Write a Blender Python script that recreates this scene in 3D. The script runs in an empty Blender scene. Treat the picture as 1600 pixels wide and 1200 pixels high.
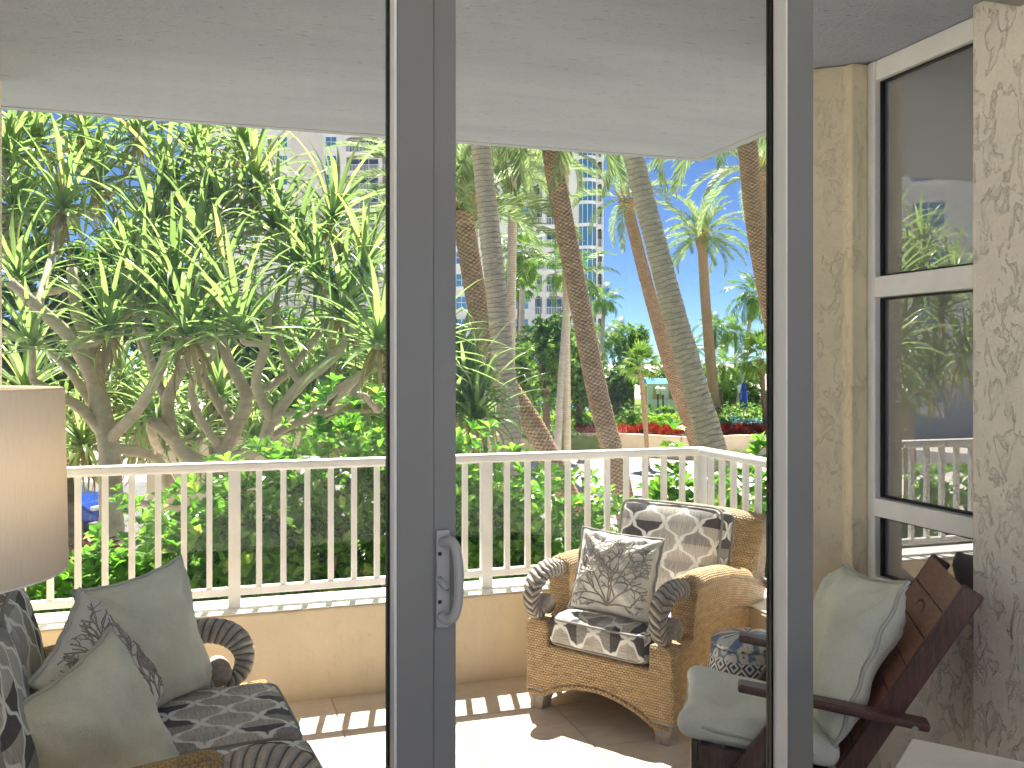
import bpy, math, random
import numpy as np
from mathutils import Vector, Matrix, noise
R = math.radians
PI = math.pi
random.seed(7)
rng = np.random.default_rng(7)
scene = bpy.context.scene
COL = scene.collection

# ------------------------------------------------------------------ camera, sky, sun, exposure
YAW = R(17.9); CC, SS = math.cos(YAW), math.sin(YAW)
FPX, HOR, EYE = 1450.0, 565.0, 1.5
cd = bpy.data.cameras.new('camera'); cam = bpy.data.objects.new('camera', cd); COL.objects.link(cam)
cam.location = (0, 0, EYE); cam.rotation_euler = (R(90), 0, -YAW)
cd.sensor_width = 36; cd.lens = FPX / 1600 * 36; cd.shift_y = -(600 - HOR) / 1600
cd.clip_start = .05; cd.clip_end = 3000
scene.camera = cam

SUN_EL, SUN_AZ = R(62.0), math.atan2(.215, .977)       # azimuth from +Y towards +X
w = bpy.data.worlds.new('World'); scene.world = w; w.use_nodes = True
nt = w.node_tree
bg = nt.nodes['Background']
sky = nt.nodes.new('ShaderNodeTexSky'); sky.sky_type = 'NISHITA'; sky.sun_disc = False
sky.sun_elevation = SUN_EL; sky.sun_rotation = SUN_AZ
sky.air_density = .42; sky.dust_density = 0; sky.ozone_density = 8.0; sky.altitude = 0
bg.inputs['Strength'].default_value = .05
nt.links.new(sky.outputs[0], bg.inputs['Color'])
sd = bpy.data.lights.new('sun', 'SUN'); sd.energy = 4.4; sd.angle = R(.5); sd.color = (1, .955, .88)
sun = bpy.data.objects.new('sun', sd); COL.objects.link(sun)
sdir = Vector((math.sin(SUN_AZ) * math.cos(SUN_EL), math.cos(SUN_AZ) * math.cos(SUN_EL), math.sin(SUN_EL)))
sun.rotation_euler = (-sdir).to_track_quat('-Z', 'Y').to_euler()
vs = scene.view_settings
vs.view_transform = 'Standard'; vs.look = 'None'; vs.gamma = 1; vs.use_curve_mapping = False
vs.exposure = 1.8
scene.render.engine = 'CYCLES'
cy = scene.cycles
cy.max_bounces = 14; cy.diffuse_bounces = 8; cy.glossy_bounces = 5; cy.transmission_bounces = 6; cy.transparent_max_bounces = 24
cy.use_denoising = True
cy.sample_clamp_indirect = 8
cy.caustics_reflective = False; cy.caustics_refractive = False

def P(px, py, Y):
    """world point seen at photo pixel (px, py) at distance Y straight ahead"""
    X = (px - 800) / FPX * Y
    return Vector((CC * X + SS * Y, -SS * X + CC * Y, EYE - (py - HOR) / FPX * Y))
def XY(X, Y, z=0):
    return Vector((CC * X + SS * Y, -SS * X + CC * Y, z))

# ------------------------------------------------------------------ materials
MATS = {}
def lk(t, a, b): t.links.new(a, b)
def newmat(name, rough=.6, spec=.4):
    m = bpy.data.materials.new(name); m.use_nodes = True
    t = m.node_tree; b = t.nodes['Principled BSDF']
    b.inputs['Roughness'].default_value = rough
    b.inputs['Specular IOR Level'].default_value = spec
    MATS[name] = m
    return m, t, b
def N(t, kind, **kw):
    n = t.nodes.new(kind)
    for k, v in kw.items(): setattr(n, k, v)
    return n
def math_(t, op, a, b=None, c=None):
    n = t.nodes.new('ShaderNodeMath'); n.operation = op
    for i, x in enumerate((a, b, c)):
        if x is None: continue
        if isinstance(x, (int, float)): n.inputs[i].default_value = x
        else: lk(t, x, n.inputs[i])
    return n.outputs[0]
def ramp(t, fac, stops, interp='LINEAR'):
    r = t.nodes.new('ShaderNodeValToRGB'); r.color_ramp.interpolation = interp
    e = r.color_ramp.elements
    while len(e) > 1: e.remove(e[-1])
    for i, (p, c) in enumerate(stops):
        el = e[0] if i == 0 else e.new(p)
        el.position = p; el.color = (*c, 1) if len(c) == 3 else c
    lk(t, fac, r.inputs[0])
    return r.outputs[0]
def noise_(t, scale, detail=4, rough=.55, vec=None, dist=0):
    n = t.nodes.new('ShaderNodeTexNoise')
    n.inputs['Scale'].default_value = scale; n.inputs['Detail'].default_value = detail
    n.inputs['Roughness'].default_value = rough; n.inputs['Distortion'].default_value = dist
    if vec is not None: lk(t, vec, n.inputs['Vector'])
    return n.outputs['Fac']
def coord(t, which='Object'):
    return t.nodes.new('ShaderNodeTexCoord').outputs[which]
def pos(t): return t.nodes.new('ShaderNodeNewGeometry').outputs['Position']
def scaled(t, vec, s):
    m = t.nodes.new('ShaderNodeMapping'); m.inputs['Scale'].default_value = s; lk(t, vec, m.inputs['Vector']); return m.outputs[0]
def bump(t, b, h, strength=.3, dist=.01):
    n = t.nodes.new('ShaderNodeBump'); n.inputs['Strength'].default_value = strength; n.inputs['Distance'].default_value = dist
    lk(t, h, n.inputs['Height']); lk(t, n.outputs[0], b.inputs['Normal'])
def mixc(t, fac, a, b, mode='MIX'):
    n = t.nodes.new('ShaderNodeMix'); n.data_type = 'RGBA'; n.blend_type = mode
    if isinstance(fac, (int, float)): n.inputs[0].default_value = fac
    else: lk(t, fac, n.inputs[0])
    for i, x in ((6, a), (7, b)):
        if isinstance(x, tuple): n.inputs[i].default_value = (*x, 1)
        else: lk(t, x, n.inputs[i])
    return n.outputs[2]

def mat_plain(name, col, rough=.5, var=.12, scale=6, bumpk=0, bscale=80, metal=0, spec=.4):
    m, t, b = newmat(name, rough, spec)
    c = tuple(col)
    f = noise_(t, scale, 5, .6, pos(t))
    lo = tuple(x * (1 - var) for x in c); hi = tuple(min(1, x * (1 + var)) for x in c)
    lk(t, ramp(t, f, [(.3, lo), (.7, hi)]), b.inputs['Base Color'])
    b.inputs['Metallic'].default_value = metal
    if bumpk: bump(t, b, noise_(t, bscale, 3, .6, pos(t)), bumpk, .004)
    return m

def mat_stucco(name, col, amount=1.0):
    m, t, b = newmat(name, .85, .2)
    p = pos(t)
    p2 = scaled(t, p, (1, 1, .55))
    n1 = noise_(t, 19, 5, .62, p2, .55)
    n2 = noise_(t, 75, 3, .6, p)
    # skip-trowel: flattened plateaus with short torn creases between
    plate = ramp(t, n1, [(.43, (.45, .45, .45)), (.452, (.1, .1, .1)), (.468, (0, 0, 0)), (.48, (1, 1, 1))])
    n3 = noise_(t, 13, 2, .5, p2, .9)
    gate = ramp(t, n3, [(.40, (0, 0, 0)), (.52, (1, 1, 1))])
    crease = mixc(t, gate, (1., 1., 1.), plate)
    h = math_(t, 'ADD', crease, math_(t, 'MULTIPLY', n2, .25))
    bump(t, b, h, .7 * amount, .016)
    f = noise_(t, 2.3, 5, .65, p)
    c = tuple(col)
    base = ramp(t, f, [(.3, tuple(x * .88 for x in c)), (.7, tuple(min(1, x * 1.08) for x in c))])
    crease_shade = mixc(t, math_(t, 'MULTIPLY', math_(t, 'SUBTRACT', 1., crease), 0.11 * amount), base, tuple(x * .55 for x in c))  # creases painted darker, standing in for shade the bump hardly gives
    lk(t, crease_shade, b.inputs['Base Color'])
    return m

def leafmat(name, stops, rough=.38, trans=.32, island=True, spec=.45, stripe=False):
    m, t, b = newmat(name, rough, spec)
    g = t.nodes.new('ShaderNodeNewGeometry')
    oi = t.nodes.new('ShaderNodeObjectInfo')
    f = g.outputs['Random Per Island'] if island else oi.outputs['Random']
    col = ramp(t, f, stops)
    if stripe:
        f2 = noise_(t, 1.2, 2, .5, g.outputs['Position'])
        col = mixc(t, ramp(t, f2, [(.35, (0, 0, 0)), (.7, (.6, .6, .6))]), col, tuple(x for x in stripe))
    lk(t, col, b.inputs['Base Color'])
    tr = t.nodes.new('ShaderNodeBsdfTranslucent')
    c2 = mixc(t, 1.0, col, (1.45, 1.75, .95), 'MULTIPLY'); lk(t, c2, tr.inputs['Color'])
    ms = t.nodes.new('ShaderNodeMixShader'); ms.inputs[0].default_value = trans
    lk(t, b.outputs[0], ms.inputs[1]); lk(t, tr.outputs[0], ms.inputs[2])
    lk(t, ms.outputs[0], t.nodes['Material Output'].inputs['Surface'])
    return m

def mat_wicker(name, lo, hi):
    m, t, b = newmat(name, .5, .4)
    uv = coord(t, 'UV'); s = t.nodes.new('ShaderNodeSeparateXYZ'); lk(t, uv, s.inputs[0])
    sx, ry = .0165, .0105
    yr = math_(t, 'DIVIDE', s.outputs[1], ry)
    row = math_(t, 'FLOOR', yr)
    a = math_(t, 'ABSOLUTE', math_(t, 'SINE', math_(t, 'MULTIPLY', math_(t, 'ADD', math_(t, 'DIVIDE', s.outputs[0], sx), math_(t, 'MULTIPLY', row, .5)), PI)))
    v = math_(t, 'SINE', math_(t, 'MULTIPLY', math_(t, 'FRACT', yr), PI))
    h = math_(t, 'MULTIPLY', math_(t, 'POWER', a, .6), math_(t, 'POWER', v, .5))
    bump(t, b, h, 1.0, .006)
    nz = noise_(t, 45, 3, .6, scaled(t, uv, (.4, 1, 1)))
    c = ramp(t, nz, [(.3, lo), (.7, hi)])
    gap = ramp(t, h, [(.18, (1, 1, 1)), (.42, (0, 0, 0))])
    lk(t, mixc(t, math_(t, 'MULTIPLY', gap, .7), c, tuple(x * .22 for x in lo)), b.inputs['Base Color'])
    return m

def mat_trellis(name):
    m, t, b = newmat(name, .85, .15)
    uv = coord(t, 'UV'); s = t.nodes.new('ShaderNodeSeparateXYZ'); lk(t, uv, s.inputs[0])
    x, y = s.outputs[0], s.outputs[1]
    Pp, H = .085, .165
    ang = math_(t, 'MULTIPLY', y, 2 * PI / H)
    c1 = math_(t, 'COSINE', ang)
    c3 = math_(t, 'COSINE', math_(t, 'MULTIPLY', ang, 3))
    c5 = math_(t, 'COSINE', math_(t, 'MULTIPLY', ang, 5))
    sh = math_(t, 'ADD', math_(t, 'ADD', math_(t, 'MULTIPLY', c1, 1.02), math_(t, 'MULTIPLY', c3, -.10)), math_(t, 'MULTIPLY', c5, .10))
    off = math_(t, 'MULTIPLY', sh, Pp / 2 * .93)
    xe = math_(t, 'SUBTRACT', x, off)
    xo = math_(t, 'ADD', math_(t, 'SUBTRACT', x, Pp), off)
    de = math_(t, 'ABSOLUTE', math_(t, 'WRAP', xe, Pp, -Pp))
    do = math_(t, 'ABSOLUTE', math_(t, 'WRAP', xo, Pp, -Pp))
    d = math_(t, 'MINIMUM', de, do)
    line = ramp(t, d, [(.0100, (1, 1, 1)), (.0122, (0, 0, 0))])
    ie = math_(t, 'FLOOR', math_(t, 'DIVIDE', xe, 2 * Pp))
    io = math_(t, 'FLOOR', math_(t, 'DIVIDE', xo, 2 * Pp))
    par = math_(t, 'SUBTRACT', ie, io)
    iy = math_(t, 'FLOOR', math_(t, 'ADD', math_(t, 'DIVIDE', y, H), math_(t, 'MULTIPLY', par, .5)))
    cb = t.nodes.new('ShaderNodeCombineXYZ'); lk(t, ie, cb.inputs[0]); lk(t, io, cb.inputs[1]); lk(t, iy, cb.inputs[2])
    wn = t.nodes.new('ShaderNodeTexWhiteNoise'); wn.noise_dimensions = '3D'; lk(t, cb.outputs[0], wn.inputs['Vector'])
    cell = ramp(t, wn.outputs['Value'], [(0, (.115, .105, .11)), (.2, (.50, .465, .425)), (.5, (.58, .545, .50)), (.76, (.36, .34, .325))], 'CONSTANT')
    st = noise_(t, 1, 4, .7, scaled(t, uv, (420, 16, 1)))
    st = ramp(t, st, [(.32, (.45, .45, .45)), (.68, (1.35, 1.35, 1.35))])
    cell = mixc(t, 1.0, cell, st, 'MULTIPLY')
    col = mixc(t, line, cell, (.86, .85, .81))
    lk(t, col, b.inputs['Base Color'])
    bump(t, b, noise_(t, 900, 2, .6, uv), .25, .002)
    return m

def mat_fabric(name, col, rough=.95):
    m, t, b = newmat(name, rough, .15)
    p = coord(t, 'Object')
    f = noise_(t, 5, 5, .6, p); f2 = noise_(t, 260, 2, .6, p)
    c = tuple(col)
    c1 = ramp(t, f, [(.3, tuple(x * .86 for x in c)), (.7, tuple(min(1, x * 1.1) for x in c))])
    c2 = mixc(t, 1.0, c1, ramp(t, f2, [(.3, (.92, .92, .92)), (.7, (1.05, 1.05, 1.05))]), 'MULTIPLY')
    lk(t, c2, b.inputs['Base Color'])
    b.inputs['Sheen Weight'].default_value = .25
    bump(t, b, math_(t, 'ADD', math_(t, 'MULTIPLY', noise_(t, 14, 3, .5, p, .8), 3), f2), .35, .004)
    return m

def mat_wood(name, lo, hi, rough=.4, axis=(1, 14, 14)):
    m, t, b = newmat(name, rough, .5)
    p = coord(t, 'Object')
    f = noise_(t, 9, 6, .65, scaled(t, p, axis), .6)
    lk(t, ramp(t, f, [(.3, lo), (.7, hi)]), b.inputs['Base Color'])
    bump(t, b, f, .15, .003)
    return m

def mat_glass(name, tint=(1, 1, 1), base=.04):
    m, t, b = newmat(name)
    t.nodes.remove(b)
    tr = N(t, 'ShaderNodeBsdfTransparent'); tr.inputs[0].default_value = (*tint, 1)
    gl = N(t, 'ShaderNodeBsdfGlossy'); gl.inputs['Roughness'].default_value = 0; gl.inputs[0].default_value = (1, 1, 1, 1)
    fr = N(t, 'ShaderNodeFresnel'); fr.inputs[0].default_value = 1.45
    ms = N(t, 'ShaderNodeMixShader')
    lk(t, math_(t, 'MULTIPLY', fr.outputs[0], base / .04), ms.inputs[0])
    lk(t, tr.outputs[0], ms.inputs[1]); lk(t, gl.outputs[0], ms.inputs[2])
    df = N(t, 'ShaderNodeBsdfDiffuse'); df.inputs[0].default_value = (.8, .8, .8, 1)
    sm = math_(t, 'MULTIPLY', noise_(t, 3, 4, .6, scaled(t, pos(t), (6, 6, .5)), .4), noise_(t, 2.3, 3, .6, pos(t)))
    m2 = N(t, 'ShaderNodeMixShader')
    lk(t, ramp(t, sm, [(.24, (.004, .004, .004)), (.42, (.035, .035, .035))]), m2.inputs[0])
    lk(t, ms.outputs[0], m2.inputs[1]); lk(t, df.outputs[0], m2.inputs[2])
    lk(t, m2.outputs[0], t.nodes['Material Output'].inputs['Surface'])
    return m
def mat_mirror_glass(name, col, refl, rough=.0):
    """tinted sun-control glass: dark body with a strong clear reflection"""
    m, t, b = newmat(name)
    b.inputs['Base Color'].default_value = (*col, 1); b.inputs['Roughness'].default_value = .3
    gl = N(t, 'ShaderNodeBsdfGlossy'); gl.inputs['Roughness'].default_value = rough; gl.inputs[0].default_value = (.9, .9, .9, 1)
    lw = N(t, 'ShaderNodeLayerWeight'); lw.inputs[0].default_value = .25
    ms = N(t, 'ShaderNodeMixShader')
    lk(t, math_(t, 'ADD', math_(t, 'MULTIPLY', lw.outputs['Fresnel'], .5), refl), ms.inputs[0])
    lk(t, b.outputs[0], ms.inputs[1]); lk(t, gl.outputs[0], ms.inputs[2])
    lk(t, ms.outputs[0], t.nodes['Material Output'].inputs['Surface'])
    return m

def mat_trunk(name, lo, hi, scale=3, k=.5):
    m, t, b = newmat(name, .9, .15)
    p = pos(t)
    f = noise_(t, scale, 6, .7, scaled(t, p, (1, 1, 2.5)))
    lk(t, ramp(t, f, [(.3, lo), (.7, hi)]), b.inputs['Base Color'])
    bump(t, b, noise_(t, scale * 9, 4, .65, p), k, .03)
    return m

def mat_scar(name, lo, hi, dark, pitch, diamond):
    m, t, b = newmat(name, .9, .15)
    uv = coord(t, 'UV'); s = t.nodes.new('ShaderNodeSeparateXYZ'); lk(t, uv, s.inputs[0])
    p = pos(t)
    wob = math_(t, 'MULTIPLY', math_(t, 'SUBTRACT', noise_(t, 2.2, 3, .6, p), .5), pitch * (.15 if diamond else .9))
    f = noise_(t, 5, 6, .7, scaled(t, p, (1, 1, 2.2)))
    base = ramp(t, f, [(.3, lo), (.7, hi)])
    fine = noise_(t, 42, 4, .7, scaled(t, p, (1, 1, .35 if diamond else 2.5)))
    if diamond:
        a_ = math_(t, 'MULTIPLY', s.outputs[0], PI / pitch); b_ = math_(t, 'MULTIPLY', math_(t, 'ADD', s.outputs[1], wob), PI / (pitch * .62))
        h = math_(t, 'MULTIPLY', math_(t, 'ABSOLUTE', math_(t, 'SINE', math_(t, 'ADD', a_, b_))), math_(t, 'ABSOLUTE', math_(t, 'SINE', math_(t, 'SUBTRACT', a_, b_))))
        h = math_(t, 'POWER', h, .5)
        gap = ramp(t, h, [(.12, (1, 1, 1)), (.45, (0, 0, 0))])
    else:
        h = math_(t, 'FRACT', math_(t, 'DIVIDE', math_(t, 'ADD', s.outputs[1], math_(t, 'MULTIPLY', wob, 2.0)), pitch))
        gap = ramp(t, h, [(0, (1, 1, 1)), (.16, (.15, .15, .15)), (.3, (0, 0, 0)), (.93, (0, 0, 0)), (1, (1, 1, 1))])
    c = mixc(t, math_(t, 'MULTIPLY', gap, .75), base, dark)
    c = mixc(t, 1.0, c, ramp(t, fine, [(.3, (.78, .78, .78)), (.7, (1.18, 1.18, 1.18))]), 'MULTIPLY')
    lk(t, c, b.inputs['Base Color'])
    bump(t, b, math_(t, 'ADD', h, math_(t, 'MULTIPLY', fine, .6)), .8, .05)
    return m
mat_scar('bark_date', (.44, .28, .16), (.72, .51, .33), (.17, .09, .05), .138, True)
mat_scar('bark_grey', (.50, .42, .31), (.72, .62, .48), (.20, .16, .12), .085, False)
mat_scar('bark_moss', (.44, .40, .27), (.68, .62, .45), (.20, .18, .12), .08, False)
mat_stucco('stucco_cream', (.77, .67, .49), .32)
mat_stucco('stucco_column', (.88, .77, .54), .8)
mat_stucco('stucco_grey', (.87, .81, .69), 1.05)
m, t, b = newmat('ceiling_paint', .9, .1)
p = pos(t)
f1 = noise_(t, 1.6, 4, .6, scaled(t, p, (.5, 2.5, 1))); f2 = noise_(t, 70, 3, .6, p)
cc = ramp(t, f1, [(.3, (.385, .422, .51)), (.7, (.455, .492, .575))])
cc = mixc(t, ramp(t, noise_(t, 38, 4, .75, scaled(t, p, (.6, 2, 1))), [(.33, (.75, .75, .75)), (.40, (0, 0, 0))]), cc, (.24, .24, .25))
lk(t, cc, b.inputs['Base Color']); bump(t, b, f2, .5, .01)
mat_plain('room_paint', (.88, .87, .85), .7, .03)
mat_plain('alu_white', (.235, .235, .235), .42, .07, 2.2, .06, 260)
mat_plain('rail_white', (.90, .89, .85), .4, .05, 9, .1, 200)
mat_plain('lit_side_white', (.86, .86, .86), .4, .03)  # paler copy of the frame colour, for light painted on stile sides
mat_plain('gasket', (.012, .012, .012), .5, .1)
mat_plain('handle_grey', (.46, .46, .46), .35, .03)
mat_plain('steel', (.45, .45, .45), .3, .1, 20, 0, 0, .9)
mat_glass('door_glass', (.985, .99, .985), .010)
mat_mirror_glass('window_glass', (.20, .20, .20), .29)
mat_mirror_glass('tower_glass', (.045, .22, .36), .22, .05)
mat_mirror_glass('tower_glass_dark', (.05, .08, .10), .12, .05)
mat_wicker('wicker', (.48, .31, .15), (.74, .54, .30))
mat_wicker('wicker_dark', (.36, .21, .085), (.62, .41, .18))
mat_trellis('trellis')
mat_fabric('sage', (.80, .80, .65))
mat_fabric('sage_light', (.83, .83, .74))
mat_fabric('cream_fabric', (.80, .785, .73))
mat_plain('coral_thread', (.38, .35, .30), .9, .25, 60)
mat_plain('piping_grey', (.30, .285, .26), .9, .1)
mat_plain('piping_sage', (.55, .56, .48), .9, .1)
m, t, b = newmat('carved_leaf', .55, .35)
uv = coord(t, 'UV'); s = t.nodes.new('ShaderNodeSeparateXYZ'); lk(t, uv, s.inputs[0])
sw_ = math_(t, 'ABSOLUTE', math_(t, 'SINE', math_(t, 'MULTIPLY', s.outputs[0], PI / .264)))
hh = math_(t, 'ABSOLUTE', math_(t, 'SINE', math_(t, 'ADD', math_(t, 'MULTIPLY', s.outputs[1], 125), math_(t, 'MULTIPLY', sw_, 5.0))))
cc = ramp(t, noise_(t, 30, 4, .6, pos(t)), [(.3, (.34, .30, .26)), (.7, (.58, .53, .46))])
lk(t, mixc(t, ramp(t, hh, [(.1, (.85, .85, .85)), (.4, (0, 0, 0))]), cc, (.07, .055, .042)), b.inputs['Base Color'])
bump(t, b, hh, .9, .012)
mat_wood('carved_grey', (.24, .20, .165), (.55, .49, .42), .55, (3, 3, 3))
mat_wood('dark_wood', (.055, .026, .021), (.15, .07, .054), .32, (14, 14, 2))
mat_wood('slat_wood', (.24, .105, .072), (.38, .20, .15), .42, (14, 2, 14))
mat_plain('plank_ink', (.11, .09, .13), .7, .3, 60)
# travertine
m, t, b = newmat('travertine', .32, .4)
p = pos(t); oi = t.nodes.new('ShaderNodeObjectInfo')
v2 = t.nodes.new('ShaderNodeVectorMath'); v2.operation = 'ADD'; lk(t, p, v2.inputs[0]); lk(t, oi.outputs['Random'], v2.inputs[1])
f = noise_(t, 3.5, 7, .65, scaled(t, v2.outputs[0], (1, 3, 1)), 1.2)
c = ramp(t, f, [(.25, (.60, .50, .39)), (.5, (.74, .66, .56)), (.75, (.82, .76, .68))])
c = mixc(t, 1.0, c, ramp(t, oi.outputs['Random'], [(0, (.82, .8, .76)), (1, (1.06, 1.05, 1.05))]), 'MULTIPLY')
lk(t, c, b.inputs['Base Color']); bump(t, b, noise_(t, 40, 4, .7, p), .15, .003)
mat_plain('grout', (.58, .51, .43), .9, .15, 30)
mat_plain('bounce_stone', (.74, .70, .64), .8, .08, 2)  # pale stone of the added floor that bounces sun into the room
mat_plain('room_tile', (.60, .56, .50), .4, .05)
mat_plain('paving', (.70, .65, .57), .9, .15, 1.2, .2, 30)
mat_plain('asphalt', (.16, .155, .15), .9, .25, 1.5, .3, 60)
mat_plain('planter_cream', (.70, .58, .42), .85, .08, .7, .2, 12)
mat_plain('tower_wall', (.88, .85, .79), .8, .03, .05)
mat_plain('tower_pink', (.82, .74, .68), .8, .03, .05)
mat_plain('tower_white', (.92, .91, .88), .7, .02, .05)
mat_plain('tower_shade', (.42, .38, .33), .8, .05, .1)
mat_plain('window_white', (.80, .82, .84), .5, .02)
mat_plain('car_blue', (.015, .075, .42), .18, .02, 1, 0, 0, .3, .6)
mat_plain('car_black', (.012, .012, .013), .3, .1)
mat_plain('car_rim', (.5, .5, .52), .3, .05, 1, 0, 0, .8)
mat_plain('car_white', (.8, .8, .8), .2, .02)
mat_plain('lamp_white', (.85, .85, .82), .3, .02)
mat_plain('awning_blue', (.04, .30, .62), .7, .08, 2)
mat_plain('iron_black', (.02, .02, .022), .5, .1)
mat_plain('table_white', (.74, .73, .70), .45, .05, 25, .1, 120)
mat_plain('brass', (.45, .32, .12), .35, .05, 1, 0, 0, .9)
# ceramic garden stool
m, t, b = newmat('stool_print', .18, .5)
uv = coord(t, 'UV'); s = t.nodes.new('ShaderNodeSeparateXYZ'); lk(t, uv, s.inputs[0])
vor = t.nodes.new('ShaderNodeTexVoronoi'); vor.inputs['Scale'].default_value = 26; lk(t, uv, vor.inputs['Vector'])
fl = ramp(t, vor.outputs['Distance'], [(.16, (.05, .10, .26)), (.24, (.75, .72, .62)), (.5, (.72, .70, .60)), (.62, (.16, .22, .36))])
dx = math_(t, 'ABSOLUTE', math_(t, 'SUBTRACT', math_(t, 'FRACT', math_(t, 'MULTIPLY', s.outputs[0], 16)), .5))
dy = math_(t, 'ABSOLUTE', math_(t, 'SUBTRACT', math_(t, 'FRACT', math_(t, 'MULTIPLY', s.outputs[1], 16)), .5))
dd = math_(t, 'FRACT', math_(t, 'MULTIPLY', math_(t, 'ADD', dx, dy), 3))
dia = ramp(t, dd, [(.45, (.03, .055, .13)), (.5, (.74, .72, .66))])
band = math_(t, 'MULTIPLY', math_(t, 'GREATER_THAN', s.outputs[1], .36), math_(t, 'LESS_THAN', s.outputs[1], .422))
orange = ramp(t, noise_(t, 14, 2, .5, uv), [(.60, (0, 0, 0)), (.63, (1, 1, 1))])
fl = mixc(t, math_(t, 'MULTIPLY', orange, math_(t, 'LESS_THAN', s.outputs[1], .36)), fl, (.55, .20, .06))
lk(t, mixc(t, band, fl, dia), b.inputs['Base Color'])
# lamp shade (lit linen drum)
m, t, b = newmat('shade_linen', .9, .1)
wv = noise_(t, 1, 3, .6, scaled(t, coord(t, 'UV'), (500, 30, 1)))
cl = ramp(t, wv, [(.3, (.82, .79, .71)), (.7, (.90, .87, .80))]); lk(t, cl, b.inputs['Base Color'])
tr = N(t, 'ShaderNodeBsdfTranslucent'); lk(t, cl, tr.inputs[0])
ms = N(t, 'ShaderNodeMixShader'); ms.inputs[0].default_value = .35
lk(t, b.outputs[0], ms.inputs[1]); lk(t, tr.outputs[0], ms.inputs[2]); lk(t, ms.outputs[0], t.nodes['Material Output'].inputs['Surface'])
# plants
leafmat('hedge_leaf', [(0, (.07, .16, .03)), (.35, (.12, .26, .04)), (.7, (.19, .36, .06)), (.93, (.28, .44, .08)), (1, (.46, .48, .11))], .26, .5)
leafmat('pandan_leaf', [(0, (.16, .21, .10)), (.5, (.25, .32, .15)), (.85, (.34, .41, .20)), (.95, (.46, .47, .28)), (1, (.50, .40, .20))], .24, .5)
leafmat('pandan_dry', [(0, (.25, .17, .08)), (1, (.45, .33, .17))], .7, .3)
leafmat('date_leaf', [(0, (.13, .18, .10)), (.6, (.23, .28, .16)), (1, (.42, .42, .28))], .42, .46)
leafmat('coco_leaf', [(0, (.06, .13, .03)), (.6, (.14, .24, .05)), (1, (.32, .36, .09))], .38, .46)
leafmat('tree_leaf', [(0, (.07, .14, .035)), (.5, (.13, .23, .055)), (1, (.28, .35, .09))], .42, .46)
leafmat('tree_leaf_dark', [(0, (.045, .10, .03)), (.6, (.08, .16, .045)), (1, (.16, .24, .07))], .42, .46)
leafmat('lime_leaf', [(0, (.10, .22, .03)), (.5, (.22, .36, .04)), (1, (.48, .50, .07))], .4, .46)
leafmat('red_leaf', [(0, (.22, .015, .012)), (.6, (.42, .03, .02)), (1, (.50, .11, .04))], .4, .25)
leafmat('blue_leaf', [(0, (.05, .14, .16)), (.6, (.10, .28, .40)), (1, (.20, .42, .55))], .4, .25)
leafmat('maroon_leaf', [(0, (.05, .012, .016)), (.6, (.13, .022, .03)), (1, (.22, .05, .05))], .35, .25)
mat_trunk('bark_pandan', (.50, .39, .27), (.78, .64, .48), 4, .5)
mat_trunk('bark_pale', (.42, .37, .30), (.58, .53, .45), 3, .4)
mat_trunk('bark_brown', (.12, .085, .055), (.25, .18, .12), 4, .5)
mat_plain('boot_yellow', (.50, .38, .08), .6, .25, 4)
mat_plain('pandan_fruit', (.22, .16, .06), .7, .3, 12, .6, 18)
m, t, b = newmat('lawn', .95, .1)
lk(t, ramp(t, noise_(t, .5, 6, .6, pos(t)), [(.3, (.10, .17, .04)), (.6, (.18, .26, .06)), (.75, (.30, .32, .12))]), b.inputs['Base Color'])
m, t, b = newmat('ground', .95, .1)
f = noise_(t, .09, 6, .6, pos(t))
lk(t, ramp(t, f, [(.30, (.12, .17, .05)), (.37, (.20, .22, .09)), (.41, (.62, .57, .50)), (.7, (.70, .66, .59))]), b.inputs['Base Color'])

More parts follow.
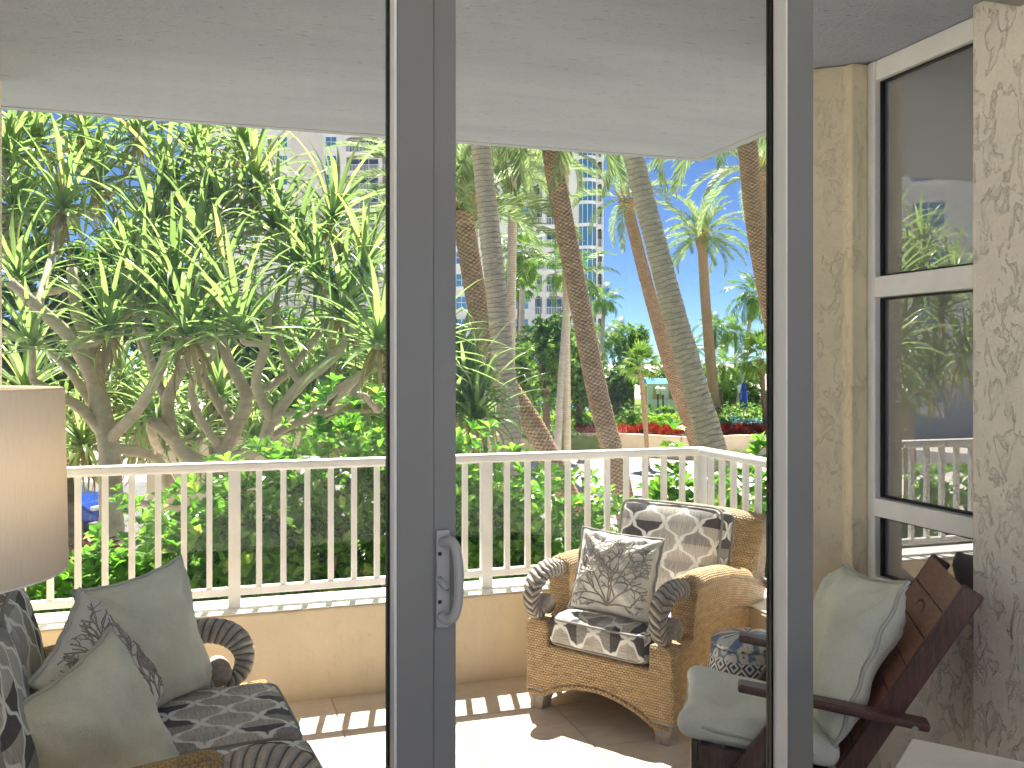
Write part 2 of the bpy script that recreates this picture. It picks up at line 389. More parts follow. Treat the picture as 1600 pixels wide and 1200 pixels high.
# ------------------------------------------------------------------ mesh helpers
class MB:
    def __init__(s): s.v = []; s.f = []; s.uv = []
    def add(s, vs_, fs, uvs=None):
        o = len(s.v); s.v += [tuple(x) for x in vs_]
        for i, f in enumerate(fs):
            s.f.append([o + k for k in f])
            s.uv.append(uvs[i] if uvs else None)
        return s
    def box(s, x0, x1, y0, y1, z0, z1, M=None):
        c = [Vector((x, y, z)) for z in (z0, z1) for y in (y0, y1) for x in (x0, x1)]
        if M is not None: c = [M @ p for p in c]
        return s.add(c, [(0, 2, 3, 1), (4, 5, 7, 6), (0, 1, 5, 4), (2, 6, 7, 3), (0, 4, 6, 2), (1, 3, 7, 5)])
    def beam(s, a, b, wd, ht, up=(0, 0, 1)):
        a, b = Vector(a), Vector(b); d = b - a; L = d.length; d.normalize()
        side = d.cross(Vector(up)).normalized(); u2 = side.cross(d).normalized()
        M = Matrix((( d.x, side.x, u2.x, a.x), (d.y, side.y, u2.y, a.y), (d.z, side.z, u2.z, a.z), (0, 0, 0, 1)))
        return s.box(0, L, -wd / 2, wd / 2, -ht / 2, ht / 2, M)
    def prism(s, poly, h0, h1, plane='xy'):
        n = len(poly)
        def mk(a, b, h): return {'xy': (a, b, h), 'xz': (a, h, b), 'yz': (h, a, b)}[plane]
        vs_ = [mk(a, b, h0) for a, b in poly] + [mk(a, b, h1) for a, b in poly]
        fs = [list(range(n))[::-1], list(range(n, 2 * n))] + [(i, (i + 1) % n, n + (i + 1) % n, n + i) for i in range(n)]
        return s.add(vs_, fs)
    def tube(s, pts, rad, n=8, cap=True, mod=None, circ=None, vdiv=1.0):
        pts = [Vector(p) for p in pts]; m = len(pts)
        if isinstance(rad, (int, float)): rad = [rad] * m
        t0 = (pts[1] - pts[0]).normalized()
        a = t0.orthogonal().normalized()
        vs_, uvl, L = [], [], 0
        for i in range(m):
            tt = (pts[min(i + 1, m - 1)] - pts[max(i - 1, 0)]).normalized()
            a = (a - tt * a.dot(tt)).normalized(); bb = tt.cross(a)
            if i: L += (pts[i] - pts[i - 1]).length
            for k in range(n):
                th = 2 * PI * k / n
                r = rad[i] * (mod(th, L) if mod else 1)
                vs_.append(pts[i] + (a * math.cos(th) + bb * math.sin(th)) * r)
            uvl.append(L)
        fs, uvs = [], []
        circ = circ or 2 * PI * max(rad)
        uvl = [q / vdiv for q in uvl]
        for i in range(m - 1):
            for k in range(n):
                k2 = (k + 1) % n
                fs.append((i * n + k, i * n + k2, (i + 1) * n + k2, (i + 1) * n + k))
                u0, u1 = circ * k / n, circ * (k + 1) / n
                uvs.append([(u0, uvl[i]), (u1, uvl[i]), (u1, uvl[i + 1]), (u0, uvl[i + 1])])
        if cap:
            fs.append(list(range(n))[::-1]); uvs.append(None)
            fs.append([(m - 1) * n + k for k in range(n)]); uvs.append(None)
        o = len(s.v); s.v += [tuple(x) for x in vs_]
        for f, u in zip(fs, uvs): s.f.append([o + k for k in f]); s.uv.append(u)
        return s
    def lathe(s, prof, n=24, c=(0, 0, 0), cap=True):
        vs_ = [(c[0] + r * math.cos(2 * PI * k / n), c[1] + r * math.sin(2 * PI * k / n), c[2] + z) for r, z in prof for k in range(n)]
        fs, uvs = [], []
        rm = max(r for r, z in prof)
        for i in range(len(prof) - 1):
            for k in range(n):
                k2 = (k + 1) % n
                fs.append((i * n + k, i * n + k2, (i + 1) * n + k2, (i + 1) * n + k))
                a0, a1 = 2 * PI * rm * k / n, 2 * PI * rm * (k + 1) / n
                uvs.append([(a0, prof[i][1]), (a1, prof[i][1]), (a1, prof[i + 1][1]), (a0, prof[i + 1][1])])
        if cap:
            fs.append(list(range(n))[::-1]); uvs.append(None)
            fs.append([(len(prof) - 1) * n + k for k in range(n)]); uvs.append(None)
        o = len(s.v); s.v += vs_
        for f, u in zip(fs, uvs): s.f.append([o + k for k in f]); s.uv.append(u)
        return s
    def mesh(s, name, mat, smooth=False):
        me = bpy.data.meshes.new(name)
        me.from_pydata(s.v, [], s.f)
        uvl = me.uv_layers.new(name='UVMap').data
        V = s.v
        for p, u in zip(me.polygons, s.uv):
            if u is None:
                n = p.normal; a = (abs(n.x), abs(n.y), abs(n.z)); k = a.index(max(a))
                for li in p.loop_indices:
                    x, y, z = V[me.loops[li].vertex_index]
                    uvl[li].uv = (y, z) if k == 0 else ((x, z) if k == 1 else (x, y))
            else:
                for li, q in zip(p.loop_indices, u): uvl[li].uv = q
        if smooth: me.polygons.foreach_set('use_smooth', [True] * len(me.polygons))
        me.materials.append(MATS[mat] if isinstance(mat, str) else mat)
        me.update()
        return me
    def obj(s, name, mat, parent=None, smooth=False, bevel=0, auto=False):
        o = bpy.data.objects.new(name, s.mesh(name, mat, smooth))
        COL.objects.link(o)
        if parent: o.parent = parent
        if bevel:
            bv = o.modifiers.new('bevel', 'BEVEL'); bv.width = bevel; bv.segments = 2; bv.limit_method = 'ANGLE'; bv.angle_limit = R(40)
        return o
def inst(name, me, parent=None, M=None):
    o = bpy.data.objects.new(name, me); COL.objects.link(o)
    if parent: o.parent = parent
    if M is not None: o.matrix_local = M
    return o
def tag(o, label=None, cat=None, group=None, kind=None):
    if label: o['label'] = label
    if cat: o['category'] = cat
    if group: o['group'] = group
    if kind: o['kind'] = kind
    return o
def thing(name, label, cat, loc=(0, 0, 0), rz=0, group=None):
    o = bpy.data.objects.new(name, None); COL.objects.link(o); o.empty_display_size = .1
    o.location = loc; o.rotation_euler = (0, 0, rz)
    return tag(o, label, cat, group)
def np_mesh(name, V, F, mat, smooth=False):
    me = bpy.data.meshes.new(name)
    me.from_pydata(V.tolist() if hasattr(V, 'tolist') else V, [], F.tolist() if hasattr(F, 'tolist') else F)
    if smooth: me.polygons.foreach_set('use_smooth', [True] * len(me.polygons))
    me.materials.append(MATS[mat]); me.update()
    return me
def frames(n):
    """rotation matrices with z axis along n (k,3), random spin"""
    n = n / np.linalg.norm(n, axis=1, keepdims=True)
    r = rng.normal(size=n.shape)
    x = r - n * np.sum(r * n, 1, keepdims=True); x /= np.linalg.norm(x, axis=1, keepdims=True)
    y = np.cross(n, x)
    return np.stack([x, y, n], 2)
def scatter(TV, TF, posn, rot, scl):
    k = len(TV)
    V = np.einsum('nij,kj->nki', rot, TV) * scl[:, None, None] + posn[:, None, :]
    F = (TF[None] + (np.arange(len(posn)) * k)[:, None, None]).reshape(-1, TF.shape[1])
    return V.reshape(-1, 3), F
def catmull(pts, n=8):
    pts = [Vector(p) for p in pts]; q = [pts[0] * 2 - pts[1]] + pts + [pts[-1] * 2 - pts[-2]]
    out = []
    for i in range(1, len(q) - 2):
        for k in range(n):
            t_ = k / n
            a, b, c, d = q[i - 1], q[i], q[i + 1], q[i + 2]
            out.append(.5 * (2 * b + (c - a) * t_ + (2 * a - 5 * b + 4 * c - d) * t_ ** 2 + (3 * b - a - 3 * c + d) * t_ ** 3))
    out.append(pts[-1]); return out

# ------------------------------------------------------------------ ground outside
GZ = -3.3
tag(MB().add([(-900, 4.6, GZ), (900, 4.6, GZ), (900, 1500, GZ), (-900, 1500, GZ)], [(0, 1, 2, 3)]).obj('ground', 'ground'), kind='structure')
c0 = XY(-17, 30); ang = -YAW
mm = Matrix.Translation((c0.x, c0.y, 0)) @ Matrix.Rotation(ang, 4, 'Z')
tag(MB().box(-26, 16, -7, 7, GZ - .1, GZ + .004, mm).obj('road', 'asphalt'), kind='structure')
c0 = XY(-2, 21)
tag(MB().box(-30, 40, -2.6, 2.0, GZ - .1, GZ + .12, Matrix.Translation((c0.x, c0.y, 0)) @ Matrix.Rotation(ang, 4, 'Z')).obj('pavement', 'paving'), kind='structure')
c0 = XY(11, 44)
tag(MB().box(-13, 16, -9, 4.2, GZ - .1, GZ + .012, Matrix.Translation((c0.x, c0.y, 0)) @ Matrix.Rotation(ang, 4, 'Z')).obj('path', 'paving'), kind='structure')

# ------------------------------------------------------------------ patio shell
VW, VR, VC, CH = 4.19, 4.31, 4.37, 2.56       # inner wall face, rail line, soffit edge, ceiling height
UW, UR, UC = 2.29, 2.426, 2.47
# floor: bed of grout with travertine tiles on it
fl = tag(MB().box(-1.2, 2.6, 1.93, 4.25, -.25, -.008).obj('patio_floor', 'grout'), kind='structure')
ts = .457
tm = None
iu = 0
for i in range(-3, 6):
    for j in range(0, 6):
        x0, y0 = .05 + i * ts, 1.97 + j * ts - (.14 if j else 0)
        y0 = 1.97 + j * ts
        x1, y1 = min(x0 + ts - .0045, UW + .05), min(y0 + ts - .0045, VW + .03)
        x0 = max(x0, -.78)
        if x1 - x0 < .04 or y1 - y0 < .04: continue
        MB().box(x0, x1, y0, y1, -.012, random.uniform(-.0008, .0008)).obj('tile', 'travertine', fl, bevel=.0025)
# low wall under the railing
wl = thing('parapet_wall', 'low cream stucco wall under the white railing', 'wall')
MB().box(-1.05, UW, VW, 4.46, -.25, .40).obj('wall_face', 'stucco_cream', wl, bevel=.008)
MB().box(UW + .002, 2.56, 2.9, 4.46, -.25, .397).obj('wall_face', 'stucco_cream', wl, bevel=.008)
MB().box(-1.05, UW - .002, VW + .004, 4.455, .402, .409).obj('wall_cap', 'rail_white', wl, bevel=.003)
MB().box(UW + .006, 2.555, 2.92, 4.455, .399, .4075).obj('wall_cap', 'rail_white', wl, bevel=.003)
# ceiling slab with drip edge
ce = tag(MB().box(-3.2, UC, 1.95, VC, CH, CH + .3).obj('patio_ceiling', 'ceiling_paint'), kind='structure')
MB().box(-3.2, UC - .07, VC - .058, VC - .052, CH - .0025, CH + .01).obj('drip_groove', 'tower_shade', ce)
MB().box(UC - .058, UC - .052, 3.1, VC - .05, CH - .0025, CH + .01).obj('drip_groove', 'tower_shade', ce)
MB().box(UC + .002, 5.2, 1.95, 3.02, CH - .002, CH + .3).obj('soffit_return', 'ceiling_paint', ce)
# right wall: near pier, wall below the window, far pier
pr = thing('stucco_pier', 'rough beige stucco pier at the right edge beside the tall window', 'wall pier')
MB().box(2.15, 2.9, 1.90, 2.205, -.25, CH).obj('pier_face', 'stucco_grey', pr, bevel=.006)
pf = thing('stucco_column', 'cream stucco column with angled face between white rail and tall window', 'wall pier')
MB().prism([(2.0, 2.905), (2.15, 2.79), (2.155, 2.755), (2.60, 2.755), (2.60, 2.99), (2.1, 2.99)], -.25, CH - .001).obj('column_face', 'stucco_column', pf, bevel=.008)
uw = thing('window_wall', 'rough stucco wall under the tall window behind the wooden chair', 'wall')
MB().box(2.20, 2.6, 2.207, 2.753, -.25, .655).obj('wall_face', 'stucco_grey', uw, bevel=.006)
MB().box(2.185, 2.32, 2.21, 2.75, .657, .692).obj('sill', 'stucco_grey', uw, bevel=.006)
# tall window
wi = thing('patio_window', 'tall three pane window with white frame in the right wall', 'window')
U0 = 2.215
MB().box(U0, U0 + .09, 2.712, 2.752, .694, CH - .003).obj('frame_post', 'rail_white', wi, bevel=.004)
MB().box(U0 + .003, U0 + .09, 2.207, 2.710, 2.487, CH - .003).obj('frame_head', 'rail_white', wi, bevel=.004)
MB().box(U0 - .004, U0 + .09, 2.207, 2.710, 1.725, 1.797).obj('mullion', 'rail_white', wi, bevel=.004)
MB().box(U0 - .004, U0 + .09, 2.207, 2.710, .958, 1.022).obj('mullion', 'rail_white', wi, bevel=.004)
MB().box(U0 + .001, U0 + .09, 2.207, 2.710, .694, .745).obj('frame_sill', 'rail_white', wi, bevel=.004)
for z0, z1 in ((1.7985, 2.4855), (1.0235, 1.7235), (.7465, .9565)):
    g = MB().box(U0 + .035, U0 + .041, 2.2075, 2.7065, z0 + .002, z1 - .002).obj('pane', 'window_glass', wi)
    q = MB()
    q.box(U0 + .022, U0 + .0345, 2.699, 2.7095, z0, z1)
    q.box(U0 + .022, U0 + .0345, 2.2075, 2.6985, z0, z0 + .007)
    q.box(U0 + .022, U0 + .0345, 2.2075, 2.6985, z1 - .007, z1)
    q.obj('gasket', 'gasket', g)
# left end pier of the patio
lp = thing('end_pier', 'narrow cream stucco pier at the left edge behind the lamp', 'wall pier')
MB().box(-1.4, -.755, 3.3, 3.93, -.25, CH - .001).obj('pier_face', 'stucco_cream', lp, bevel=.008)
# ------------------------------------------------------------------ room shell (behind the doors)
tag(MB().box(-2.9, 2.9, -2.2, 1.90, -.25, -.004).obj('room_floor', 'room_tile'), kind='structure')
tag(MB().box(-2.9, 2.9, -2.2, 1.93, 2.72, 3.0).obj('room_ceiling', 'room_paint'), kind='structure')
tag(MB().box(-3.1, -2.902, -2.2, 1.93, -.25, 2.72).obj('wall_room_left', 'room_paint'), kind='structure')
tag(MB().box(2.902, 3.1, -2.2, 1.93, -.25, 2.72).obj('wall_room_right', 'room_paint'), kind='structure')
tag(MB().box(-9, 9, -16, -2.21, -.25, -.01).obj('added_bounce_floor', 'bounce_stone'), kind='structure')  # unseen floor added behind the open room to bounce sunlight onto the frames
tag(MB().box(-2.9, 2.9, 1.905, 1.945, 2.50, 2.718).obj('wall_above_doors', 'room_paint'), kind='structure')
tag(MB().box(-2.9, -1.402, 1.95, 2.2, -.25, CH - .002).obj('wall_left_outer', 'stucco_cream'), kind='structure')
# ------------------------------------------------------------------ railing
rl = thing('balcony_railing', 'white metal balcony railing with square balusters on low wall', 'railing')
pitch = 1.166
posts = [UR - pitch * k for k in range(0, 4)]
MB().box(-.97, UR + .03, VR - .03, VR + .03, 1.012, 1.055).obj('top_rail', 'rail_white', rl, bevel=.012)
MB().box(UR - .03, UR + .03, 2.99, VR - .032, 1.0125, 1.0545).obj('top_rail', 'rail_white', rl, bevel=.012)
MB().box(-.97, UR - .025, VR - .018, VR + .018, .462, .497).obj('bottom_rail', 'rail_white', rl, bevel=.003)
MB().box(UR - .018, UR + .018, 2.99, VR - .026, .4625, .4965).obj('bottom_rail', 'rail_white', rl, bevel=.003)
pm = MB().box(-.0255, .0255, -.0255, .0255, .409, 1.0135).mesh('post', 'rail_white')
bm_ = MB().box(-.0125, .0125, -.0125, .0125, .4965, 1.0135).mesh('baluster', 'rail_white')
for u in posts[:3]:
    inst('post', pm, rl, Matrix.Translation((u, VR, 0)))
    for k in range(1, 11):
        inst('baluster', bm_, rl, Matrix.Translation((u - pitch * k / 11, VR, 0)))
for k in range(1, 13):
    inst('baluster', bm_, rl, Matrix.Translation((UR, VR - .108 * k, 0)))
# ------------------------------------------------------------------ sliding doors
D0, D1 = 1.945, 2.02
dr = thing('sliding_door', 'grey framed glass sliding door with curved pull handle at left', 'door')
MB().box(.372, .452, D0, D1, .04, 2.49).obj('stile', 'alu_white', dr, bevel=.002)
MB().box(.4525, .502, D0 + .004, D1 - .004, .04, 2.49).obj('stile', 'alu_white', dr, bevel=.002)
MB().box(-.90, .3715, D0 + .002, D1 - .002, .04, .16).obj('bottom_frame', 'alu_white', dr, bevel=.002)
MB().box(-.90, .3715, D0 + .002, D1 - .002, 2.40, 2.49).obj('top_frame', 'alu_white', dr, bevel=.002)
MB().box(-.90, -.81, D0, D1, .161, 2.399).obj('stile', 'alu_white', dr, bevel=.002)
MB().box(-.8, .361, D1 - .013, D1 - .006, .161, 2.399).obj('pane', 'door_glass', dr)
MB().box(.3665, .3719, D0 + .001, D1 - .0225, .161, 2.399).obj('lit_side_strip', 'lit_side_white', dr, bevel=.001)  # pale strip painting the light that falls on the stile's left side
MB().box(.361, .3718, D1 - .022, D1 - .001, .161, 2.399).obj('gasket', 'gasket', dr)
h = thing('handle', None, None); h.parent = dr
MB().box(.457, .487, D0 - .004, D0 + .0035, .928, 1.138).obj('backplate', 'handle_grey', h, bevel=.003)
hp = [(.470, D0 - .004, 1.112), (.480, D0 - .020, 1.118), (.491, D0 - .032, 1.108), (.497, D0 - .037, 1.07), (.498, D0 - .038, 1.03), (.496, D0 - .037, .99), (.488, D0 - .032, .958), (.476, D0 - .018, .948), (.466, D0 - .004, .955)]
MB().tube(catmull(hp, 5), .0105, 10).obj('grip', 'handle_grey', h, True)
MB().tube([(.462, D0 - .003, 1.035), (.470, D0 - .014, 1.022), (.477, D0 - .022, 1.015)], [.008, .007, .006], 8).obj('thumb_latch', 'handle_grey', h, True)
for z in (1.088, .985):
    MB().tube([(.464, D0 - .004, z), (.464, D0 - .0065, z)], .0045, 10).obj('screw', 'iron_black', h)
d2 = thing('glass_door_panel', 'grey framed fixed glass door panel right of the handle door', 'door')
MB().box(1.335, 1.408, D0, D1, .04, 2.49).obj('stile', 'alu_white', d2, bevel=.002)
MB().box(.503, 1.3345, D1 - .03, D1 - .001, .04, .13).obj('bottom_frame', 'alu_white', d2, bevel=.002)
MB().box(.503, 1.3345, D1 - .03, D1 - .001, 2.42, 2.49).obj('top_frame', 'alu_white', d2, bevel=.002)
MB().box(.504, 1.3235, D1 - .012, D1 - .005, .131, 2.419).obj('pane', 'door_glass', d2)
MB().box(1.3290, 1.3349, D0 + .001, D1 - .0215, .131, 2.419).obj('lit_side_strip', 'lit_side_white', d2, bevel=.001)  # same painted-on light along the side of the right stile
MB().box(1.3235, 1.3348, D1 - .021, D1 + .001, .131, 2.419).obj('gasket', 'gasket', d2)
tk = thing('door_track', 'white aluminium sill track under the sliding doors', 'door track')
MB().box(-1.4, 2.15, 1.905, 2.035, -.002, .036).obj('track', 'alu_white', tk, bevel=.003)
MB().box(-1.4, 2.148, 1.947, 2.033, 2.492, 2.555).obj('head', 'alu_white', tk, bevel=.003)

# ------------------------------------------------------------------ soft goods
def rounded_box(lx, ly, lz, r, puff=0, n=12, crease=None, seed=0):
    mb = MB()
    hx, hy, hz = lx / 2, ly / 2, lz / 2
    rr = min(r, hz * .98)
    sn = Vector((seed * 3.1, seed * 1.7, 0))
    def mp(p):
        x, y, z = p
        q = Vector((x * hx, y * hy, z * hz))
        inn = Vector((max(-hx + rr, min(hx - rr, q.x)), max(-hy + rr, min(hy - rr, q.y)), max(-hz + rr, min(hz - rr, q.z))))
        d = q - inn
        if d.length > 1e-9: q = inn + d.normalized() * rr
        k = (1 - x * x) * (1 - y * y)
        q.z *= 1 + puff * k
        if crease:
            y0, am, wd = crease
            q.z *= 1 - am * math.exp(-((y - y0) / wd) ** 2)
        q += noise.noise_vector(q * 7 + sn) * .006 + noise.noise_vector(q * 19 + sn) * .002
        return q
    for ax in range(3):
        for sg in (-1, 1):
            a1, a2 = [(1, 2), (2, 0), (0, 1)][ax]
            vs_, uv = [], []
            for i in range(n + 1):
                for j in range(n + 1):
                    p = [0, 0, 0]; p[ax] = sg; p[a1] = -1 + 2 * i / n; p[a2] = -1 + 2 * j / n
                    vs_.append(mp(p))
                    if ax == 2: uv.append((p[0] * hx, p[1] * hy))
                    elif ax == 0: uv.append((sg * (hx + hz - p[2] * hz), p[1] * hy))
                    else: uv.append((p[0] * hx, sg * (hy + hz - p[2] * hz)))
            fs, us = [], []
            for i in range(n):
                for j in range(n):
                    f = [i * (n + 1) + j, (i + 1) * (n + 1) + j, (i + 1) * (n + 1) + j + 1, i * (n + 1) + j + 1]
                    if sg < 0: f = f[::-1]
                    fs.append(f); us.append([uv[k] for k in f])
            mb.add(vs_, fs, us)
    return mb
def merge(o, d=.0006):
    import bmesh
    bm = bmesh.new(); bm.from_mesh(o.data); bmesh.ops.remove_doubles(bm, verts=bm.verts, dist=d); bm.to_mesh(o.data); bm.free()
    o.data.polygons.foreach_set('use_smooth', [True] * len(o.data.polygons)); o.data.update()
def cushion(name, dims, M, parent, mat='trellis', r=.045, puff=.1, crease=None, seed=0, off=(0, 0), pipe='piping_grey'):
    mb = rounded_box(*dims, r, puff, 14, crease, seed)
    mb.uv = [[(a + off[0], b_ + off[1]) for a, b_ in u] for u in mb.uv]
    o = mb.obj(name, mat, parent, True); merge(o); o.matrix_local = M
    hx, hy, hz = dims[0] / 2, dims[1] / 2, dims[2] / 2
    for sg in (-1, 1):
        pts = []
        c = .03
        for k in range(0, 33):
            a = 2 * PI * k / 32
            ca, sa = math.cos(a), math.sin(a)
            e = .18
            pts.append(Vector((math.copysign(abs(ca) ** e, ca) * (hx - .006), math.copysign(abs(sa) ** e, sa) * (hy - .006), sg * (hz - .016))))
        MB().tube(pts, .0055, 6, False).obj('piping', pipe, o, True)
    return o
def pillow_fn(w_, h_, t_, seed=0, ear=.10):
    sn = Vector((seed * 5.3, 2.2 * seed, seed))
    def fn(x, y, sg):
        ed = max(abs(x), abs(y))
        pinx = 1 - ear * (1 - x * x) * 1.0 if False else 1
        X = x * w_ / 2 * (1 - ear * (1 - abs(y) ** 1.7) * abs(x) ** 3 * .0 - ear * (1 - y * y) * abs(x) ** 2)
        Y = y * h_ / 2 * (1 - ear * (1 - x * x) * abs(y) ** 2)
        k = max(0, (1 - abs(x) ** 2.4)) ** .5 * max(0, (1 - abs(y) ** 2.4)) ** .5
        z = sg * t_ / 2 * k
        q = Vector((X, Y, z))
        wr = noise.noise(Vector((x * 1.6 + sn.x, y * 1.6 + sn.y, sg + sn.z))) * .034
        # gathers pulling towards the corners
        corner = abs(x) * abs(y)
        th = math.atan2(abs(y) - 1.05, abs(x) - 1.05)
        wr += .016 * math.sin(th * 13 + seed) * min(1, corner * 1.6) * (1 - corner ** 3)
        wr += .009 * noise.noise(Vector((x * 3.4 + y * 1.5, y * 3.4, seed + sg))) - .012 * max(0, noise.noise(Vector((x * 2.6 + y * 2, y * 1.1 - x, seed * 2 + sg)))) ** .5 * abs(y) ** .5
        q.z += sg * wr * k ** .5
        return q
    return fn
def basis(n, up=(0, 0, 1), roll=0):
    n = Vector(n).normalized(); x = Vector(up).cross(n).normalized(); y = n.cross(x)
    return Matrix((x, y, n)).transposed().to_4x4() @ Matrix.Rotation(roll, 4, 'Z')
def pillow(label, loc, n, size, mat, roll=0, t_=.17, seed=0, name='throw_pillow', pipe='piping_sage', coral=False, ear=.10, sag=0):
    root = thing(name, label, 'pillow')
    root.matrix_world = Matrix.Translation(loc) @ basis(n, (0, 0, 1), roll)
    w_, h_ = size if isinstance(size, tuple) else (size, size)
    fn = pillow_fn(w_, h_, t_, seed, ear)
    N_ = 30
    mb = MB()
    for sg in (1, -1):
        vs_ = [fn(-1 + 2 * i / N_, -1 + 2 * j / N_, sg) for i in range(N_ + 1) for j in range(N_ + 1)]
        fs = []
        for i in range(N_):
            for j in range(N_):
                f = [i * (N_ + 1) + j, (i + 1) * (N_ + 1) + j, (i + 1) * (N_ + 1) + j + 1, i * (N_ + 1) + j + 1]
                fs.append(f if sg > 0 else f[::-1])
        mb.add(vs_, fs)
    o = mb.obj('cover', mat, root, True); merge(o, .0004)
    per = [(-1 + 2 * k / N_, -1) for k in range(N_)] + [(1, -1 + 2 * k / N_) for k in range(N_)] + [(1 - 2 * k / N_, 1) for k in range(N_)] + [(-1, 1 - 2 * k / N_) for k in range(N_ + 1)]
    pts = [fn(x, y, 1) * 1.012 + Vector((0, 0, .004 * math.sin(k * .9))) for k, (x, y) in enumerate(per)]
    MB().tube(pts, .006, 6, False).obj('seam', pipe, root, True)
    if coral:
        rc = random.Random(5 + seed)
        cb = MB()
        def grow(x, y, a, L, r, d):
            pts_ = []
            n_ = 7
            for k in range(n_ + 1):
                q = fn(max(-.93, min(.93, x)), max(-.93, min(.93, y)), 1)
                pts_.append(q + Vector((0, 0, .001)))
                if k == n_: break
                a += rc.uniform(-.22, .22)
                x += math.cos(a) * L / n_; y += math.sin(a) * L / n_
                if d < 4 and k >= 1 and rc.random() < (.75 if d < 3 else .5):
                    sgn = 1 if (k % 2) else -1
                    if abs(x) < .9 and abs(y) < .9:
                        grow(x, y, a + sgn * rc.uniform(.5, .95), L * rc.uniform(.42, .66), r * .8, d + 1)
                if abs(x) > .92 or abs(y) > .92: break
            if len(pts_) > 2:
                cb.tube(pts_, [r * (1 - .5 * i / len(pts_)) for i in range(len(pts_))], 5)
        for a in (90, 66, 114, 42, 138, 22, 158):
            grow(0, -.8, R(a), 1.45 if 50 < a < 130 else 1.05, .0042, 1)
        cb.obj('coral_embroidery', 'coral_thread', root, True)
    return root

# ------------------------------------------------------------------ wicker armchair and loveseat
def rosette(parent, c, r, side):
    mb = MB(); n = 40
    prof = [(0, .022), (.12, .022), (.2, .012), (.3, .010), (.62, .017), (.85, .010), (.9, .004), (.96, .010), (1, .0)]
    vs_, fs = [], []
    for i, (q, z) in enumerate(prof):
        for k in range(n):
            a = 2 * PI * k / n
            z2 = z * (1 - .55 * (abs(math.cos(4 * a)) < .35)) if .25 < q < .9 else z
            vs_.append((c[0] + q * r * math.cos(a), c[1] + side * (.035 + z2), c[2] + q * r * math.sin(a)))
    for i in range(len(prof) - 1):
        for k in range(n):
            f = [i * n + k, i * n + (k + 1) % n, (i + 1) * n + (k + 1) % n, (i + 1) * n + k]
            fs.append(f if side < 0 else f[::-1])
    mb.add(vs_, fs)
    # drum behind the face
    mb.tube([(c[0], c[1] - side * .035, c[2]), (c[0], c[1] + side * .036, c[2])], r * .99, 24)
    return mb.obj('rosette', 'carved_grey', parent, True)
